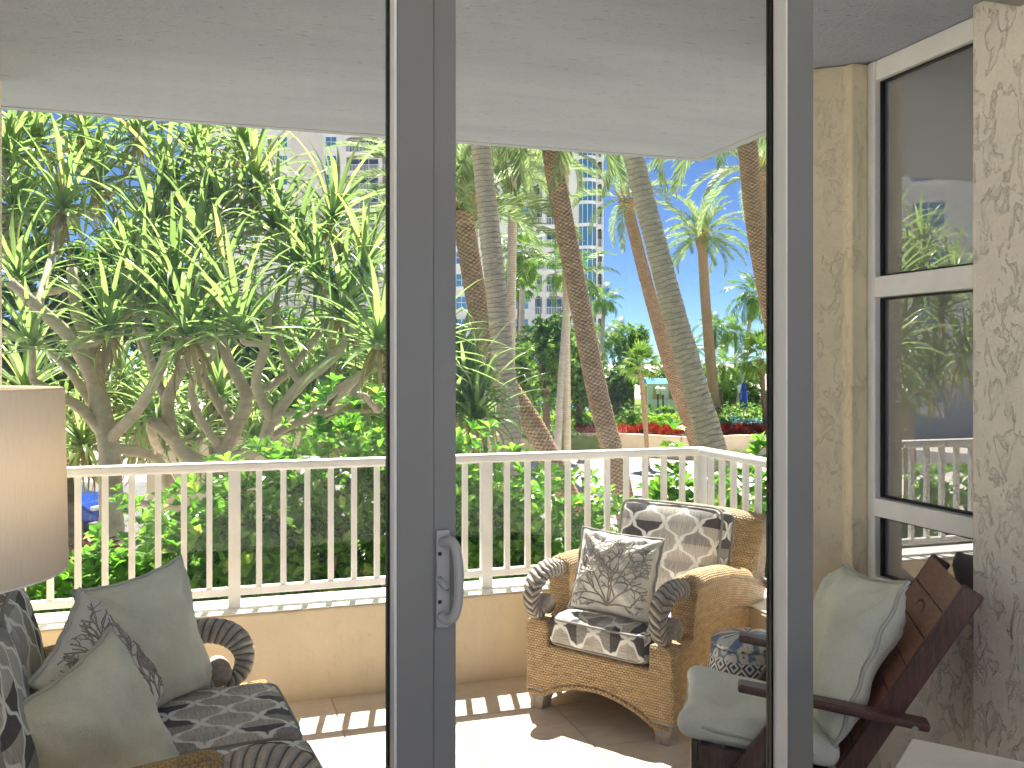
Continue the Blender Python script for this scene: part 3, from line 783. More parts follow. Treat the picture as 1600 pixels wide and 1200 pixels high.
def lounge(name, label, loc, rz, hw, nseat, wick, ab=.04, bx=0.0, dz=-.05):
    t_ = thing(name, label, 'armchair' if nseat == 1 else 'sofa', loc, rz)
    iw = hw - .115
    # front skirt with arched bottom and notch for the cushion
    arch = [(-hw + .1 + (2 * hw - .2) * k / 12, .075 + .075 * math.sin(PI * k / 12) ** .8) for k in range(13)]
    poly = [(-hw, .075)] + arch + [(hw, .075), (hw, .375), (hw - .03, .39), (iw, .385), (iw, .285), (-iw, .285), (-iw, .385), (-hw + .03, .39), (-hw, .375)]
    MB().prism(poly, -.06, 0, 'yz').obj('front_panel', wick, t_, bevel=.012)
    MB().box(-.80 + bx, -.061, -iw + .002, iw - .002, .20, .262).obj('seat_deck', wick, t_)
    rim = [(0.0, y, z) for y, z in arch]
    MB().tube([(-.002, y, z - .004) for y, z in [(-hw + .02, .075)] + arch + [(hw - .02, .075)]], .012, 6).obj('braided_edge', wick, t_, True)
    for s in (-1, 1):
        MB().box(-.14 - ab, -.061, *sorted((s * iw, s * (hw - .003))), .075, .382).obj('side_panel', wick, t_, bevel=.01)
        # arm: rolled top section swept backwards
        cy_, cz, rr = hw - .052, .572, .062
        sec = [(hw - .012, .075), (hw, .12), (hw - .004, .30), (hw - .010, .40), (hw - .006, .46), (hw + .0, .525)]
        for k in range(13):
            a = R(-25 + 225 * k / 12)
            sec.append((cy_ + rr * math.cos(a), cz + rr * math.sin(a)))
        sec += [(hw - .112, .49), (hw - .106, .40), (hw - .106, .25), (hw - .108, .075)]
        xs = [-.135 - ab, -.15 - ab, -.32, -.5, -.68 + bx * .5, -.84 + bx]
        sink = [-.012, 0, .004, -.012, -.05, -.10]
        vs_, fs, us = [], [], []
        peri = [0]
        for i in range(1, len(sec)): peri.append(peri[-1] + math.dist(sec[i], sec[i - 1]))
        n = len(sec)
        for x, dz in zip(xs, sink):
            for (y, z) in sec:
                vs_.append((x, s * y, z + (dz if z > .4 else 0)))
        for i in range(len(xs) - 1):
            for k in range(n - 1):
                f = [i * n + k, i * n + k + 1, (i + 1) * n + k + 1, (i + 1) * n + k]
                u = [(xs[i], peri[k]), (xs[i], peri[k + 1]), (xs[i + 1], peri[k + 1]), (xs[i + 1], peri[k])]
                if s > 0: f, u = f[::-1], u[::-1]
                fs.append(f); us.append(u)
        fs.append(list(range(n)) if s > 0 else list(range(n))[::-1]); us.append(None)
        fs.append(list(range((len(xs) - 1) * n, len(xs) * n)) if s < 0 else list(range((len(xs) - 1) * n, len(xs) * n))[::-1]); us.append(None)
        ao = MB().add(vs_, fs, us).obj('arm', wick, t_)
        for p_ in ao.data.polygons: p_.use_smooth = len(p_.vertices) == 4
        # carved scroll
        yy = s * (hw - .055)
        path = catmull([(x_ - ab, yy, z_) for x_, z_ in ((-.16, .572), (-.08, .588), (-.01, .580), (.042, .548), (.068, .50), (.064, .448), (.036, .415), (-.002, .408))], 16)
        m_ = len(path)
        rad = [.037 + .005 * math.sin(PI * min(1, i / m_ * 1.6)) - .013 * max(0, i / m_ - .45) / .55 for i in range(m_)]
        def mod(th, L):
            c = math.cos(th)
            leaf = abs(math.sin(L * 125 + abs(math.sin(th / 2)) * 5.0))
            return 1 + .09 * (leaf ** .7 - .6)
        MB().tube(path, rad, 32, True, mod).obj('carved_scroll', 'carved_leaf', t_, True)
        MB().tube([(-.158 - ab, yy, .571), (-.146 - ab, yy, .573)], .054, 24).obj('scroll_collar', 'carved_grey', t_)
        rosette(t_, (-.018 - ab, yy, .446), .043, s)
        MB().tube([(-.018 - ab, yy - .036, .446), (-.018 - ab, yy + .036, .446)], .042, 24).obj('rosette_drum', 'carved_grey', t_, True)
        for x in (-.05, -.78 + bx):
            q = MB(); a, b_ = .052, .034; yc = s * (hw - .055)
            q.add([(x - a, yc - a, .092), (x + a, yc - a, .092), (x + a, yc + a, .092), (x - a, yc + a, .092), (x - b_ + .01, yc - b_, .03), (x + b_ + .01, yc - b_, .03), (x + b_ + .01, yc + b_, .03), (x - b_ + .01, yc + b_, .03),
                   (x - b_ + .012, yc - b_, 0), (x + b_ + .012, yc - b_, 0), (x + b_ + .012, yc + b_, 0), (x - b_ + .012, yc + b_, 0)],
                  [(0, 3, 2, 1)[::-1], (0, 1, 5, 4)[::-1], (1, 2, 6, 5)[::-1], (2, 3, 7, 6)[::-1], (3, 0, 4, 7)[::-1], (4, 5, 9, 8)[::-1], (5, 6, 10, 9)[::-1], (6, 7, 11, 10)[::-1], (7, 4, 8, 11)[::-1], (8, 9, 10, 11)[::-1]])
            q.obj('foot', 'carved_grey', t_, bevel=.005)
    # back
    bh = hw - .015
    prof = [(-.66, .2), (-.70, .40), (-.765, .62), (-.81, .80 + dz)]
    for k in range(9):
        a = R(20 + 200 * k / 8); prof.append((-.865 + .06 * math.cos(a), .835 + dz + .06 * math.sin(a)))
    prof += [(-.915, .74 + dz), (-.885, .55), (-.86, .3), (-.845, .075), (-.78, .075)]
    prof = [(x + bx, z) for x, z in prof]
    peri = [0]
    for i in range(1, len(prof)): peri.append(peri[-1] + math.dist(prof[i], prof[i - 1]))
    n = len(prof); ys = [-bh, -bh * .5, 0, bh * .5, bh]
    vs_ = [(x - .0 * 1, y * (1.0 + .05 * (z > .7)), z + (.02 * (1 - (y / bh) ** 2) if z > .5 else 0)) for y in ys for x, z in prof]
    fs, us = [], []
    for i in range(4):
        for k in range(n - 1):
            fs.append([i * n + k, (i + 1) * n + k, (i + 1) * n + k + 1, i * n + k + 1])
            us.append([(ys[i], peri[k]), (ys[i + 1], peri[k]), (ys[i + 1], peri[k + 1]), (ys[i], peri[k + 1])])
    fs += [list(range(n)), list(range(4 * n, 5 * n))[::-1]]; us += [None, None]
    bo = MB().add(vs_, fs, us).obj('back', wick, t_)
    for p_ in bo.data.polygons: p_.use_smooth = len(p_.vertices) == 4
    for s in (-1, 1): rosette(t_, (-.868 + bx, s * (bh * 1.05 - .03), .838 + dz), .05, s)
    # cushions
    sw = 2 * iw / nseat
    for k in range(nseat):
        yc = -iw + sw * (k + .5)
        cushion('seat_cushion', (.66 - bx, sw - .012, .135), Matrix.Translation((-.315 + bx / 2, yc, .355)), t_, seed=k + nseat * 3, puff=.12, off=(k * .31 + .02 * nseat, k * .17), r=.04)
        Mb = Matrix.Translation((-.645 + bx, yc, .645 + dz * .3)) @ Matrix.Rotation(R(-14), 4, 'Y') @ Matrix.Rotation(R(90), 4, 'Z') @ Matrix.Rotation(R(90), 4, 'X')
        cushion('back_cushion', (sw - .01 + (.05 if nseat == 1 else 0), .50 + dz * .5, .15), Mb, t_, seed=9 + k + nseat, puff=.28, off=(.2 * k + .05, .04 + .09 * k), r=.055, crease=(-.12, .28, .10) if nseat == 1 else None)
    return t_
fdir = math.atan2(-.55, -.835)
lounge('wicker_armchair', 'honey wicker armchair with carved scroll arms and trellis cushions in the corner', (1.50, 3.53, 0), fdir, .365, 1, 'wicker')
lounge('wicker_loveseat', 'wicker loveseat with trellis print cushions at left beneath the lamp', (.245, 2.765, 0), R(6), .625, 2, 'wicker_dark', .15, -.13, 0)
# pillows
pillow('off white square pillow with grey coral embroidery on the wicker armchair', P(962, 897, 3.93), (-.80, -.62, .30), (.385, .345), 'cream_fabric', R(-2), .14, 2, pipe='piping_grey', coral=True, ear=.05)
pillow('large plain sage pillow standing on the far loveseat cushion', P(230, 1004, 2.93), (.70, -.66, .27), (.43, .45), 'sage', R(3), .21, 3, ear=.12)
pillow('plain sage pillow nearest the camera on the loveseat', P(152, 1160, 2.36), (.74, -.50, .36), (.43, .43), 'sage', R(12), .22, 5, ear=.12)
pillow('grey coral embroidered pillow tucked behind the front sage pillow', P(163, 1072, 2.60), (.80, -.30, .46), (.42, .42), 'cream_fabric', R(22), .15, 6, coral=True, ear=.1)

# ------------------------------------------------------------------ dark wooden chair
fx = Vector((-.85, .53, 0)).normalized()
ch = thing('wooden_chair', 'dark brown folding wooden chair with slatted back beneath the window', 'chair', (1.80, 2.41, 0), math.atan2(fx.y, fx.x))
bt, bb_ = Vector((-.36, 0, .87)), Vector((0, 0, .28))
bd = (bt - bb_).normalized(); bn = Vector((bd.z, 0, -bd.x))   # bn faces forward-up
for s in (-1, 1):
    MB().beam(bb_ - bd * .33 + Vector((0, s * .212, 0)), bt + Vector((0, s * .212, 0)), .026, .062, (bn.x, 0, bn.z)).obj('back_rail', 'dark_wood', ch, bevel=.006)
L = (bt - bb_).length; ns = 7
for k in range(ns):
    c = bb_ + bd * (L - .052 - k * .0905) + bn * .024
    Ms = Matrix(((bn.x, 0, bd.x, c.x), (0, 1, 0, c.y), (bn.z, 0, bd.z, c.z), (0, 0, 0, 1)))
    MB().box(-.008, .008, -.205, .205, -.043, .043, Ms).obj('back_slat', 'slat_wood', ch, bevel=.003)
    if k == 1:
        q = MB()
        for j in range(15):          # branded oval stamp burnt into the slat
            a = R(-100 + 200 * j / 14)
            x_, z_ = .045 * math.sin(a), .020 * math.cos(a)
            q.box(.0082, .0088, x_ - .0022, x_ + .0022, z_ - .005, z_ + .005, Ms)
        q.obj('stamp', 'plank_ink', ch)
for k in range(5):
    x0 = .015 + k * .074
    z0 = .315 + .055 * (x0 / .37)
    MB().box(x0, x0 + .066, -.205, .205, z0 - .009, z0 + .009).obj('seat_slat', 'dark_wood', ch, bevel=.003)
MB().box(.385, .405, -.215, .215, .285, .378).obj('apron', 'dark_wood', ch, bevel=.004)
for s in (-1, 1):
    y = s * .232
    MB().beam((-.02, y - s * .02, .29), (.384, y - s * .02, .345), .022, .06).obj('seat_rail', 'dark_wood', ch, bevel=.004)
    MB().beam((-.24, y + s * .012, .50), (.27, y + s * .012, .567), .062, .024).obj('armrest', 'dark_wood', ch, bevel=.008)
    MB().beam((.10, y + s * .006, .545), (.46, y + s * .006, .012), .024, .056).obj('front_leg', 'dark_wood', ch, bevel=.005)
    MB().beam((.30, y - s * .045, .34), (-.20, y - s * .045, .012), .022, .052).obj('rear_leg', 'dark_wood', ch, bevel=.005)
    for (x, z) in ((.135, .505), (.27, .295), (-.20, .498)):
        MB().tube([(x, y + s * (.018 if x > -.1 else .044), z), (x, y + s * (.0215 if x > -.1 else .047), z)], .0085, 12).obj('bolt', 'steel', ch)
cs = thing('seat_pad', 'tufted pale sage seat cushion on the wooden chair', 'cushion')
fo = ch.location
Mch = Matrix.Translation(fo) @ Matrix.Rotation(math.atan2(fx.y, fx.x), 4, 'Z')
cs.matrix_world = Mch @ Matrix.Translation((.215, 0, .402)) @ Matrix.Rotation(R(-8), 4, 'Y')
o = rounded_box(.43, .43, .085, .04, .35, 20, None, 4)
for i, v in enumerate(o.v):
    x, y, z = v
    tf = sum(math.exp(-(((x - a) / .035) ** 2 + ((y - b_) / .035) ** 2)) for a in (-.09, .09) for b_ in (-.09, .09))
    o.v[i] = (x * (1 + .10 * abs(y / .215) ** 2), y * (1 + .10 * abs(x / .215) ** 2), z - (.026 * tf if z > 0 else 0))
oo = o.obj('cover', 'sage_light', cs, True); merge(oo)
pts = []
for k in range(49):
    a = 2 * PI * k / 48; ca, sa = math.cos(a), math.sin(a)
    x, y = math.copysign(abs(ca) ** .3, ca) * .212, math.copysign(abs(sa) ** .3, sa) * .212
    pts.append((x * (1 + .10 * abs(y / .215) ** 2), y * (1 + .10 * abs(x / .215) ** 2), .004 * math.sin(k * 2)))
MB().tube(pts, .006, 6, False).obj('seam', 'piping_sage', cs, True)
pillow('tall sage pillow leaning on the wooden chair back', Mch @ Vector((-.035, -.01, .625)), Mch.to_3x3() @ Vector((.86, .22, .44)), (.44, .50), 'sage', R(6), .20, 8, ear=.11)

# ------------------------------------------------------------------ garden stool, lamp, white table
st = thing('garden_stool', 'round ceramic garden stool with blue floral print behind wooden chair', 'stool', (1.885, 3.0, 0))
prof = [(.105, 0), (.118, .012), (.135, .06), (.152, .16), (.156, .25), (.152, .34), (.142, .40), (.132, .44), (.125, .455)]
MB().lathe(prof, 40).obj('body', 'stool_print', st, True)
MB().lathe([(.124, .454), (.133, .462), (.131, .474), (.10, .489), (.05, .496), (.001, .497)], 40).obj('top', 'stool_print', st, True)
LX = P(-134, 700, 1.36)
lm = thing('table_lamp', 'lit table lamp with pale linen drum shade at left edge', 'lamp', (LX.x, LX.y, 0))
zt, zb = 1.459, 1.185
sh = MB().lathe([(.198, zt), (.203, zb)], 64, cap=False).obj('shade', 'shade_linen', lm, True)
so = sh.modifiers.new('thick', 'SOLIDIFY'); so.thickness = .0015
MB().tube([(.198 * math.cos(2 * PI * k / 64), .198 * math.sin(2 * PI * k / 64), zt) for k in range(65)], .0016, 6, False).obj('rim', 'cream_fabric', sh, True)
MB().tube([(.2035 * math.cos(2 * PI * k / 64), .2035 * math.sin(2 * PI * k / 64), zb) for k in range(65)], .0016, 6, False).obj('rim', 'cream_fabric', sh, True)
MB().lathe([(.085, .742), (.09, .75), (.085, .765), (.05, .79), (.075, .87), (.085, .95), (.06, 1.05), (.03, 1.10), (.014, 1.13), (.012, 1.25), (.02, 1.26), (.02, 1.30), (.002, 1.31)], 32).obj('base', 'brass', lm, True)
bl = bpy.data.lights.new('lamp_bulb', 'POINT'); bl.energy = 1.25; bl.color = (1, .70, .40); bl.shadow_soft_size = .035
bo = bpy.data.objects.new('lamp_bulb', bl); COL.objects.link(bo); bo.parent = lm; bo.location = (0, 0, 1.36)
tb = thing('side_table', 'small dark table under the lamp at left', 'table', (LX.x, LX.y, 0))
MB().box(-.22, .22, -.22, .22, .705, .741).obj('table_top', 'dark_wood', tb, bevel=.005)
for sx in (-1, 1):
    for sy in (-1, 1): MB().box(*sorted((sx * .16, sx * .2)), *sorted((sy * .16, sy * .2)), -.004, .704).obj('leg', 'dark_wood', tb, bevel=.003)
TC = P(1425, 1152, 2.0)
wt = thing('white_table', 'white square table corner at the bottom right edge', 'table', (TC.x, TC.y, 0), -YAW + R(-124))
MB().box(0, .55, -.0, .55, TC.z - .035, TC.z).obj('table_top', 'table_white', wt, bevel=.006)
for x in (.05, .50):
    for y in (.05, .50): MB().box(x - .025, x + .025, y - .025, y + .025, -.004, TC.z - .036).obj('leg', 'table_white', wt, bevel=.004)
# ------------------------------------------------------------------ plant builders
def leaf_tpl(L, W, fold=.25, droop=.15):
    u = fold * W * .4
    V = np.array([(0, 0, 0), (.35 * L, -W * .34, u * .7), (.72 * L, -W * .5, u), (L, 0, -droop * L), (.72 * L, W * .5, u), (.35 * L, W * .34, u * .7), (.55 * L, 0, -.02 * L)])
    F = np.array([(0, 1, 6), (1, 2, 6), (2, 3, 6), (3, 4, 6), (4, 5, 6), (5, 0, 6)])
    return V, F
def rotm(M, V): return V @ np.array(M.to_3x3()).T
def whorl_tpl(n, L, W, el=35):
    V0, F0 = leaf_tpl(L, W); Vs, Fs = [], []
    for k in range(n):
        M = Matrix.Rotation(2 * PI * k / n + random.uniform(-.3, .3), 4, 'Z') @ Matrix.Rotation(-R(el + random.uniform(-22, 26)), 4, 'Y')
        Vs.append(rotm(M, V0) * random.uniform(.75, 1.1)); Fs.append(F0 + 7 * k)
    return np.concatenate(Vs), np.concatenate(Fs)
def shrub_points(n, c, r, lump=.35, seed=0, shell=.75, zmin=None):
    d = rng.normal(size=(n, 3)); d /= np.linalg.norm(d, axis=1, keepdims=True)
    rad = (shell + (1 - shell) * rng.random(n)) ** 1 * np.where(rng.random(n) < .25, rng.random(n) ** .5, 1)
    lm_ = np.array([noise.noise(Vector(x) * 2.1 + Vector((seed * 7.7, seed, 3))) for x in d])
    rad = rad * (1 + lump * lm_)
    p = d * rad[:, None] * np.array(r) + np.array(c)
    return p, d
def foliage(name, n, c, r, tpl, mat, parent, lump=.35, seed=0, up=.5, scl=(.75, 1.25), shell=.7, kind='stuff', zcut=None):
    p, d = shrub_points(n, c, r, lump, seed, shell)
    if zcut is not None:
        k = p[:, 2] > zcut; p, d = p[k], d[k]
    nn = d + np.array([0, 0, up]) + rng.normal(size=d.shape) * .35
    V, F = scatter(tpl[0], tpl[1], p, frames(nn), rng.uniform(*scl, len(p)))
    o = inst(name, np_mesh(name, V, F, mat), parent)
    if kind: o['kind'] = kind
    return o
def stem(mb, a, b, r0, r1, wob=.1, n=6):
    a, b = Vector(a), Vector(b); pts = []
    off = Vector((random.uniform(-1, 1), random.uniform(-1, 1), 0)) * wob * (b - a).length
    for k in range(n + 1):
        t_ = k / n; pts.append(a.lerp(b, t_) + off * math.sin(PI * t_))
    mb.tube(pts, [r0 + (r1 - r0) * k / n for k in range(n + 1)], 7)

# ------------------------------------------------------------------ hedge shrubs just beyond the railing
hw_t = whorl_tpl(7, .080, .042, 38)
single = leaf_tpl(.085, .044)
leaf_me = np_mesh('leaf', single[0], single[1], 'hedge_leaf')
# photo column, row of the top, distance, radius across, label
HS = [(215, 770, 5.6, .52, 'clipped glossy green shrub behind the leftmost balusters right of the blue car'),
      (330, 740, 5.5, .50, 'glossy green shrub behind the railing below the pandanus trunks'),
      (440, 672, 5.6, .50, 'glossy green shrub behind the railing right of the large sage pillow'),
      (545, 606, 5.9, .62, 'tall glossy green shrub rising above the rail left of the door handle stile'),
      (640, 620, 5.9, .55, 'tall glossy green shrub half hidden by the door handle stile'),
      (745, 672, 5.7, .50, 'glossy green shrub reaching the rail right of the door handle stile'),
      (850, 728, 5.6, .50, 'glossy green shrub behind balusters left of the coral pillow'),
      (960, 752, 5.8, .50, 'glossy green shrub behind balusters above the coral pillow'),
      (1055, 722, 6.0, .46, 'glossy green shrub behind the railing corner post'),
      (1150, 722, 6.0, .50, 'glossy green shrub behind the short side railing'),
      (1240, 700, 6.0, .50, 'glossy green shrub mostly hidden by the right door stile'),
      (30, 800, 5.6, .5, 'glossy green shrub hidden behind the lamp shade'), (-150, 790, 5.6, .55, 'glossy green shrub out of view past the left pier')]
for i, (px, py, Y, rx, lab) in enumerate(HS):
    top = P(px, py, Y)
    t_ = thing('hedge_shrub', lab, 'shrub', (top.x, top.y, GZ), 0, 'hedge shrubs outside the railing')
    hz = 1.25
    cz = top.z - hz - GZ
    q = MB()
    for k in range(5):
        stem(q, (random.uniform(-.1, .1), random.uniform(-.1, .1), 0), (random.uniform(-.35, .35), random.uniform(-.25, .25), cz + random.uniform(-.1, .7)), .03, .012, .06)
    q.obj('stem', 'bark_brown', t_, True)
    foliage('foliage', 950, (0, 0, cz), (rx, .36, hz), hw_t, 'hedge_leaf', t_, .4, i, .45, (.8, 1.35), .62)
    foliage('foliage', 60, (0, 0, cz - .9), (rx * .95, .34, 1.0), hw_t, 'hedge_leaf', t_, .3, i + 30, .4, (.9, 1.4), .5)
    # nearest leaves, one by one
    n = 24
    for k in range(n):
        a = random.uniform(-1, 1); zz = cz + random.uniform(-.55, .85) * hz
        fr = math.sqrt(max(0, 1 - ((zz - cz) / hz) ** 2))
        M = Matrix.Translation((a * rx * fr, -.37 * fr * math.sqrt(max(.05, 1 - a * a)), zz)) @ Matrix.Rotation(random.uniform(0, 6.28), 4, 'Z') @ Matrix.Rotation(random.uniform(-.9, .5), 4, 'Y') @ Matrix.Rotation(random.uniform(-.5, .5), 4, 'X')
        inst('leaf', leaf_me, t_, M)
mr = thing('cordyline_shrub', 'dark maroon leaved shrub low beside the blue car', 'shrub', P(137, 960, 6.3))
mr.location.z = GZ
top = P(137, 858, 6.3)
mq = MB()
for k in range(4): stem(mq, (0, 0, 0), (random.uniform(-.2, .2), random.uniform(-.2, .2), top.z - GZ - .3), .02, .01)
mq.obj('stem', 'bark_brown', mr, True)
foliage('foliage', 150, (0, 0, top.z - GZ - .4), (.26, .26, .42), whorl_tpl(7, .16, .035, 45), 'maroon_leaf', mr, .4, 77, .6)

# ------------------------------------------------------------------ pandanus trees
def strap(L, W, bend, kink=None, n=9):
    """one strap leaf in the xz plane starting along +x"""
    V, F = [], []
    x = z = 0; a = 0
    for k in range(n + 1):
        s = k / n
        wv = W * (1 - .15 * s) * (1 - max(0, (s - .35) / .65) ** 1.6) + .001
        nx, nz = -math.sin(a), math.cos(a)
        for sgn in (-1, 0, 1):
            up_ = abs(sgn) * wv * .42
            V.append((x + nx * up_, sgn * wv, z + nz * up_))
        if k < n:
            F += [(3 * k, 3 * k + 3, 3 * k + 4, 3 * k + 1), (3 * k + 1, 3 * k + 4, 3 * k + 5, 3 * k + 2)]
            a -= bend * (.3 + 1.4 * s) / n
            if kink and abs(s - kink) < .5 / n: a -= 1.1
            x += math.cos(a) * L / n; z += math.sin(a) * L / n
    return np.array(V), np.array(F)
def rosette_parts(seed, n=44):
    rd = random.Random(seed); out = []
    for k in range(n):
        f = k / (n - 1)
        az = k * 2.399 + rd.uniform(-.15, .15)
        el = R(86 - 92 * f ** .85) + rd.uniform(-.12, .12)
        L = rd.uniform(.66, .92) * (.72 + .36 * math.sin(PI * min(1, f * .8 + .2)))
        V, F = strap(L, rd.uniform(.021, .029), rd.uniform(.7, 1.8) * (.5 + f), rd.uniform(.5, .75) if rd.random() < .24 else None)
        M = Matrix.Rotation(az, 4, 'Z') @ Matrix.Translation((.02 + .02 * f, 0, .10 - .12 * f)) @ Matrix.Rotation(-el, 4, 'Y')
        out.append((V, F, M))
    return out
def rosette_mesh(seed):
    Vs, Fs, o = [], [], 0
    for V, F, M in rosette_parts(seed):
        V2 = rotm(M, V) + np.array(M.translation); Vs.append(V2); Fs.append(F + o); o += len(V)
    return np_mesh('leaf_rosette', np.concatenate(Vs), np.concatenate(Fs), 'pandan_leaf', True)
ROS = [rosette_mesh(100 + k) for k in range(7)]
dryV, dryF = [], []
o_ = 0
for k in range(11):
    V, F = strap(random.uniform(.35, .6), .016, 1.2)
    M = Matrix.Rotation(k * 2.4, 4, 'Z') @ Matrix.Translation((.03, 0, -.03)) @ Matrix.Rotation(R(random.uniform(35, 75)), 4, 'Y')
    dryV.append(rotm(M, V) + np.array(M.translation)); dryF.append(F + o_); o_ += len(V)
DRY = np_mesh('dry_skirt', np.concatenate(dryV), np.concatenate(dryF), 'pandan_dry', True)
STRAPS = {}
def pandanus(label, skeleton, rosettes, single_n, rad=.085, seed=0):
    """skeleton: list of polylines (world points, radius start, radius end); rosettes: world points"""
    rd = random.Random(seed)
    base = skeleton[0][0][0]
    t_ = thing('pandanus_tree', label, 'tree', base, 0, 'pandanus trees beyond the railing')
    mb = MB(); nodes = []
    def lump(th, L): return 1 + .05 * math.sin(L * 23) + .05 * math.sin(3 * th + L * 7)
    for pts, r0, r1 in skeleton:
        c = catmull([Vector(p) - base for p in pts], 6)
        rr = [r0 + (r1 - r0) * k / (len(c) - 1) for k in range(len(c))]
        rr = [q * .72 for q in rr]; mb.tube(c, rr, 10, True, lump)
        for k in range(2, len(c)): nodes.append((c[k], rr[k], (c[k] - c[k - 1]).normalized()))
    todo = sorted([Vector(p) - base for p in rosettes], key=lambda p: min((p - q[0]).length for q in nodes))
    ends = []
    for p in todo:
        best = min(nodes, key=lambda q: (p - q[0]).length + (1.2 if q[0].z > p.z - .12 else 0) + (0.5 if (p - q[0]).length < .15 else 0))
        a, ra, da = best; d = p - a; L = d.length
        r0 = min(ra * .9, .026 + .022 * L)
        c1 = a + da * L * .35 + Vector((rd.uniform(-.1, .1), rd.uniform(-.1, .1), -.08 * L)) * L
        c2 = p - (d.normalized() * .5 + Vector((0, 0, .8))).normalized() * L * .35
        c = catmull([a, a.lerp(c1, .7), (c1 + c2) / 2, c2.lerp(p, .3), p], 4)
        rr = [r0 + (.026 - r0) * k / (len(c) - 1) for k in range(len(c))]
        mb.tube(c, rr, 8, True, lump)
        for k in range(4, len(c) - 4, 2): nodes.append((c[k], rr[k], (c[k] - c[k - 1]).normalized()))
        ends.append((p, (c[-1] - c[-3]).normalized()))
    mb.obj('trunk', 'bark_pandan', t_, True)
    near = sorted(range(len(ends)), key=lambda i: (ends[i][0] + base).y)[:single_n]
    for i, (p, d) in enumerate(ends):
        ax = (d * .6 + Vector((0, 0, 1)) + Vector((rd.uniform(-.3, .3), rd.uniform(-.3, .3), 0))).normalized()
        M = Matrix.Translation(p) @ ax.to_track_quat('Z', 'Y').to_matrix().to_4x4() @ Matrix.Rotation(rd.uniform(0, 6.28), 4, 'Z') @ Matrix.Scale(rd.uniform(.9, 1.15), 4)
        if i in near:
            e = bpy.data.objects.new('leaf_rosette', None); COL.objects.link(e); e.parent = t_; e.matrix_local = M; e.empty_display_size = .05
            for k, (V, F, ML) in enumerate(rosette_parts(500 + i, 36)):
                key = k % 9
                if key not in STRAPS: STRAPS[key] = np_mesh('leaf', V, F, 'pandan_leaf', True)
                inst('leaf', STRAPS[key], e, ML)
        else:
            inst('leaf_rosette', ROS[rd.randrange(len(ROS))], t_, M)
        if rd.random() < .5: inst('dry_skirt', DRY, t_, M)
    return t_
def base_at(px, Y): q = P(px, 565, Y); return Vector((q.x, q.y, GZ))
rp = random.Random(3)
# tree at left: thick upright trunk
sk1 = [([base_at(180, 8.0), P(172, 900, 8.0), P(175, 790, 8.0), P(168, 690, 8.0), P(152, 610, 8.0), P(142, 545, 8.0), P(122, 490, 8.1), P(112, 420, 8.2)], .17, .065),
       ([P(165, 680, 8.0), P(128, 640, 7.9), P(95, 620, 7.8), P(60, 600, 7.8)], .075, .05),
       ([P(150, 600, 8.0), P(110, 530, 7.7), P(60, 480, 7.5), P(15, 440, 7.4)], .085, .055),
       ([P(150, 590, 8.0), P(172, 545, 8.2), P(200, 480, 8.4), P(225, 420, 8.5)], .08, .05),
       ([P(168, 690, 8.0), P(215, 640, 7.8), P(245, 590, 7.7), P(262, 540, 7.6)], .075, .05),
       ([P(166, 700, 8.0), P(210, 705, 8.3), P(250, 720, 8.6), P(262, 760, 8.7)], .07, .06),
       ([P(150, 640, 8.0), P(105, 575, 8.3), P(60, 535, 8.5), P(20, 520, 8.6)], .06, .04),
       ([P(245, 590, 7.7), P(225, 530, 7.8), P(205, 470, 8.0), P(190, 420, 8.3)], .05, .035),
       ([P(142, 545, 8.0), P(175, 490, 7.9), P(200, 450, 8.0), P(203, 426, 8.3)], .06, .035),
       ([P(60, 480, 7.5), P(75, 420, 8.0), P(90, 370, 8.5)], .05, .035),
       ([P(95, 620, 7.8), P(60, 650, 8.0), P(20, 640, 8.2)], .05, .035)]
def canopy(lst, seed):
    rd = random.Random(seed); out = []
    for px, py in lst:                                # the near side of the crown slopes up and away from the patio
        Y = 7.0 + max(0, 650 - py) / 450 * 3.0 + rd.uniform(-.2, .25) if py < 650 else 9.6 + rd.uniform(-.3, .6)
        out.append(P(px, py, Y))
    return out
r1 = canopy([(96, 330), (153, 290), (203, 426), (169, 520), (50, 545), (268, 303), (60, 225), (130, 210), (215, 215), (30, 440), (20, 330), (240, 370), (-40, 380), (-60, 250), (-90, 480),
            (-160, 330), (-200, 480), (-260, 250), (225, 655), (130, 700), (10, 250), (230, 480)], 1)
r1 += [P(40, 620, 9.9), P(90, 680, 10.2), P(190, 600, 10.0), P(215, 690, 10.4)]
pandanus('pandanus tree at left with one thick upright tan trunk behind the lamp', sk1, r1, 4, seed=4)
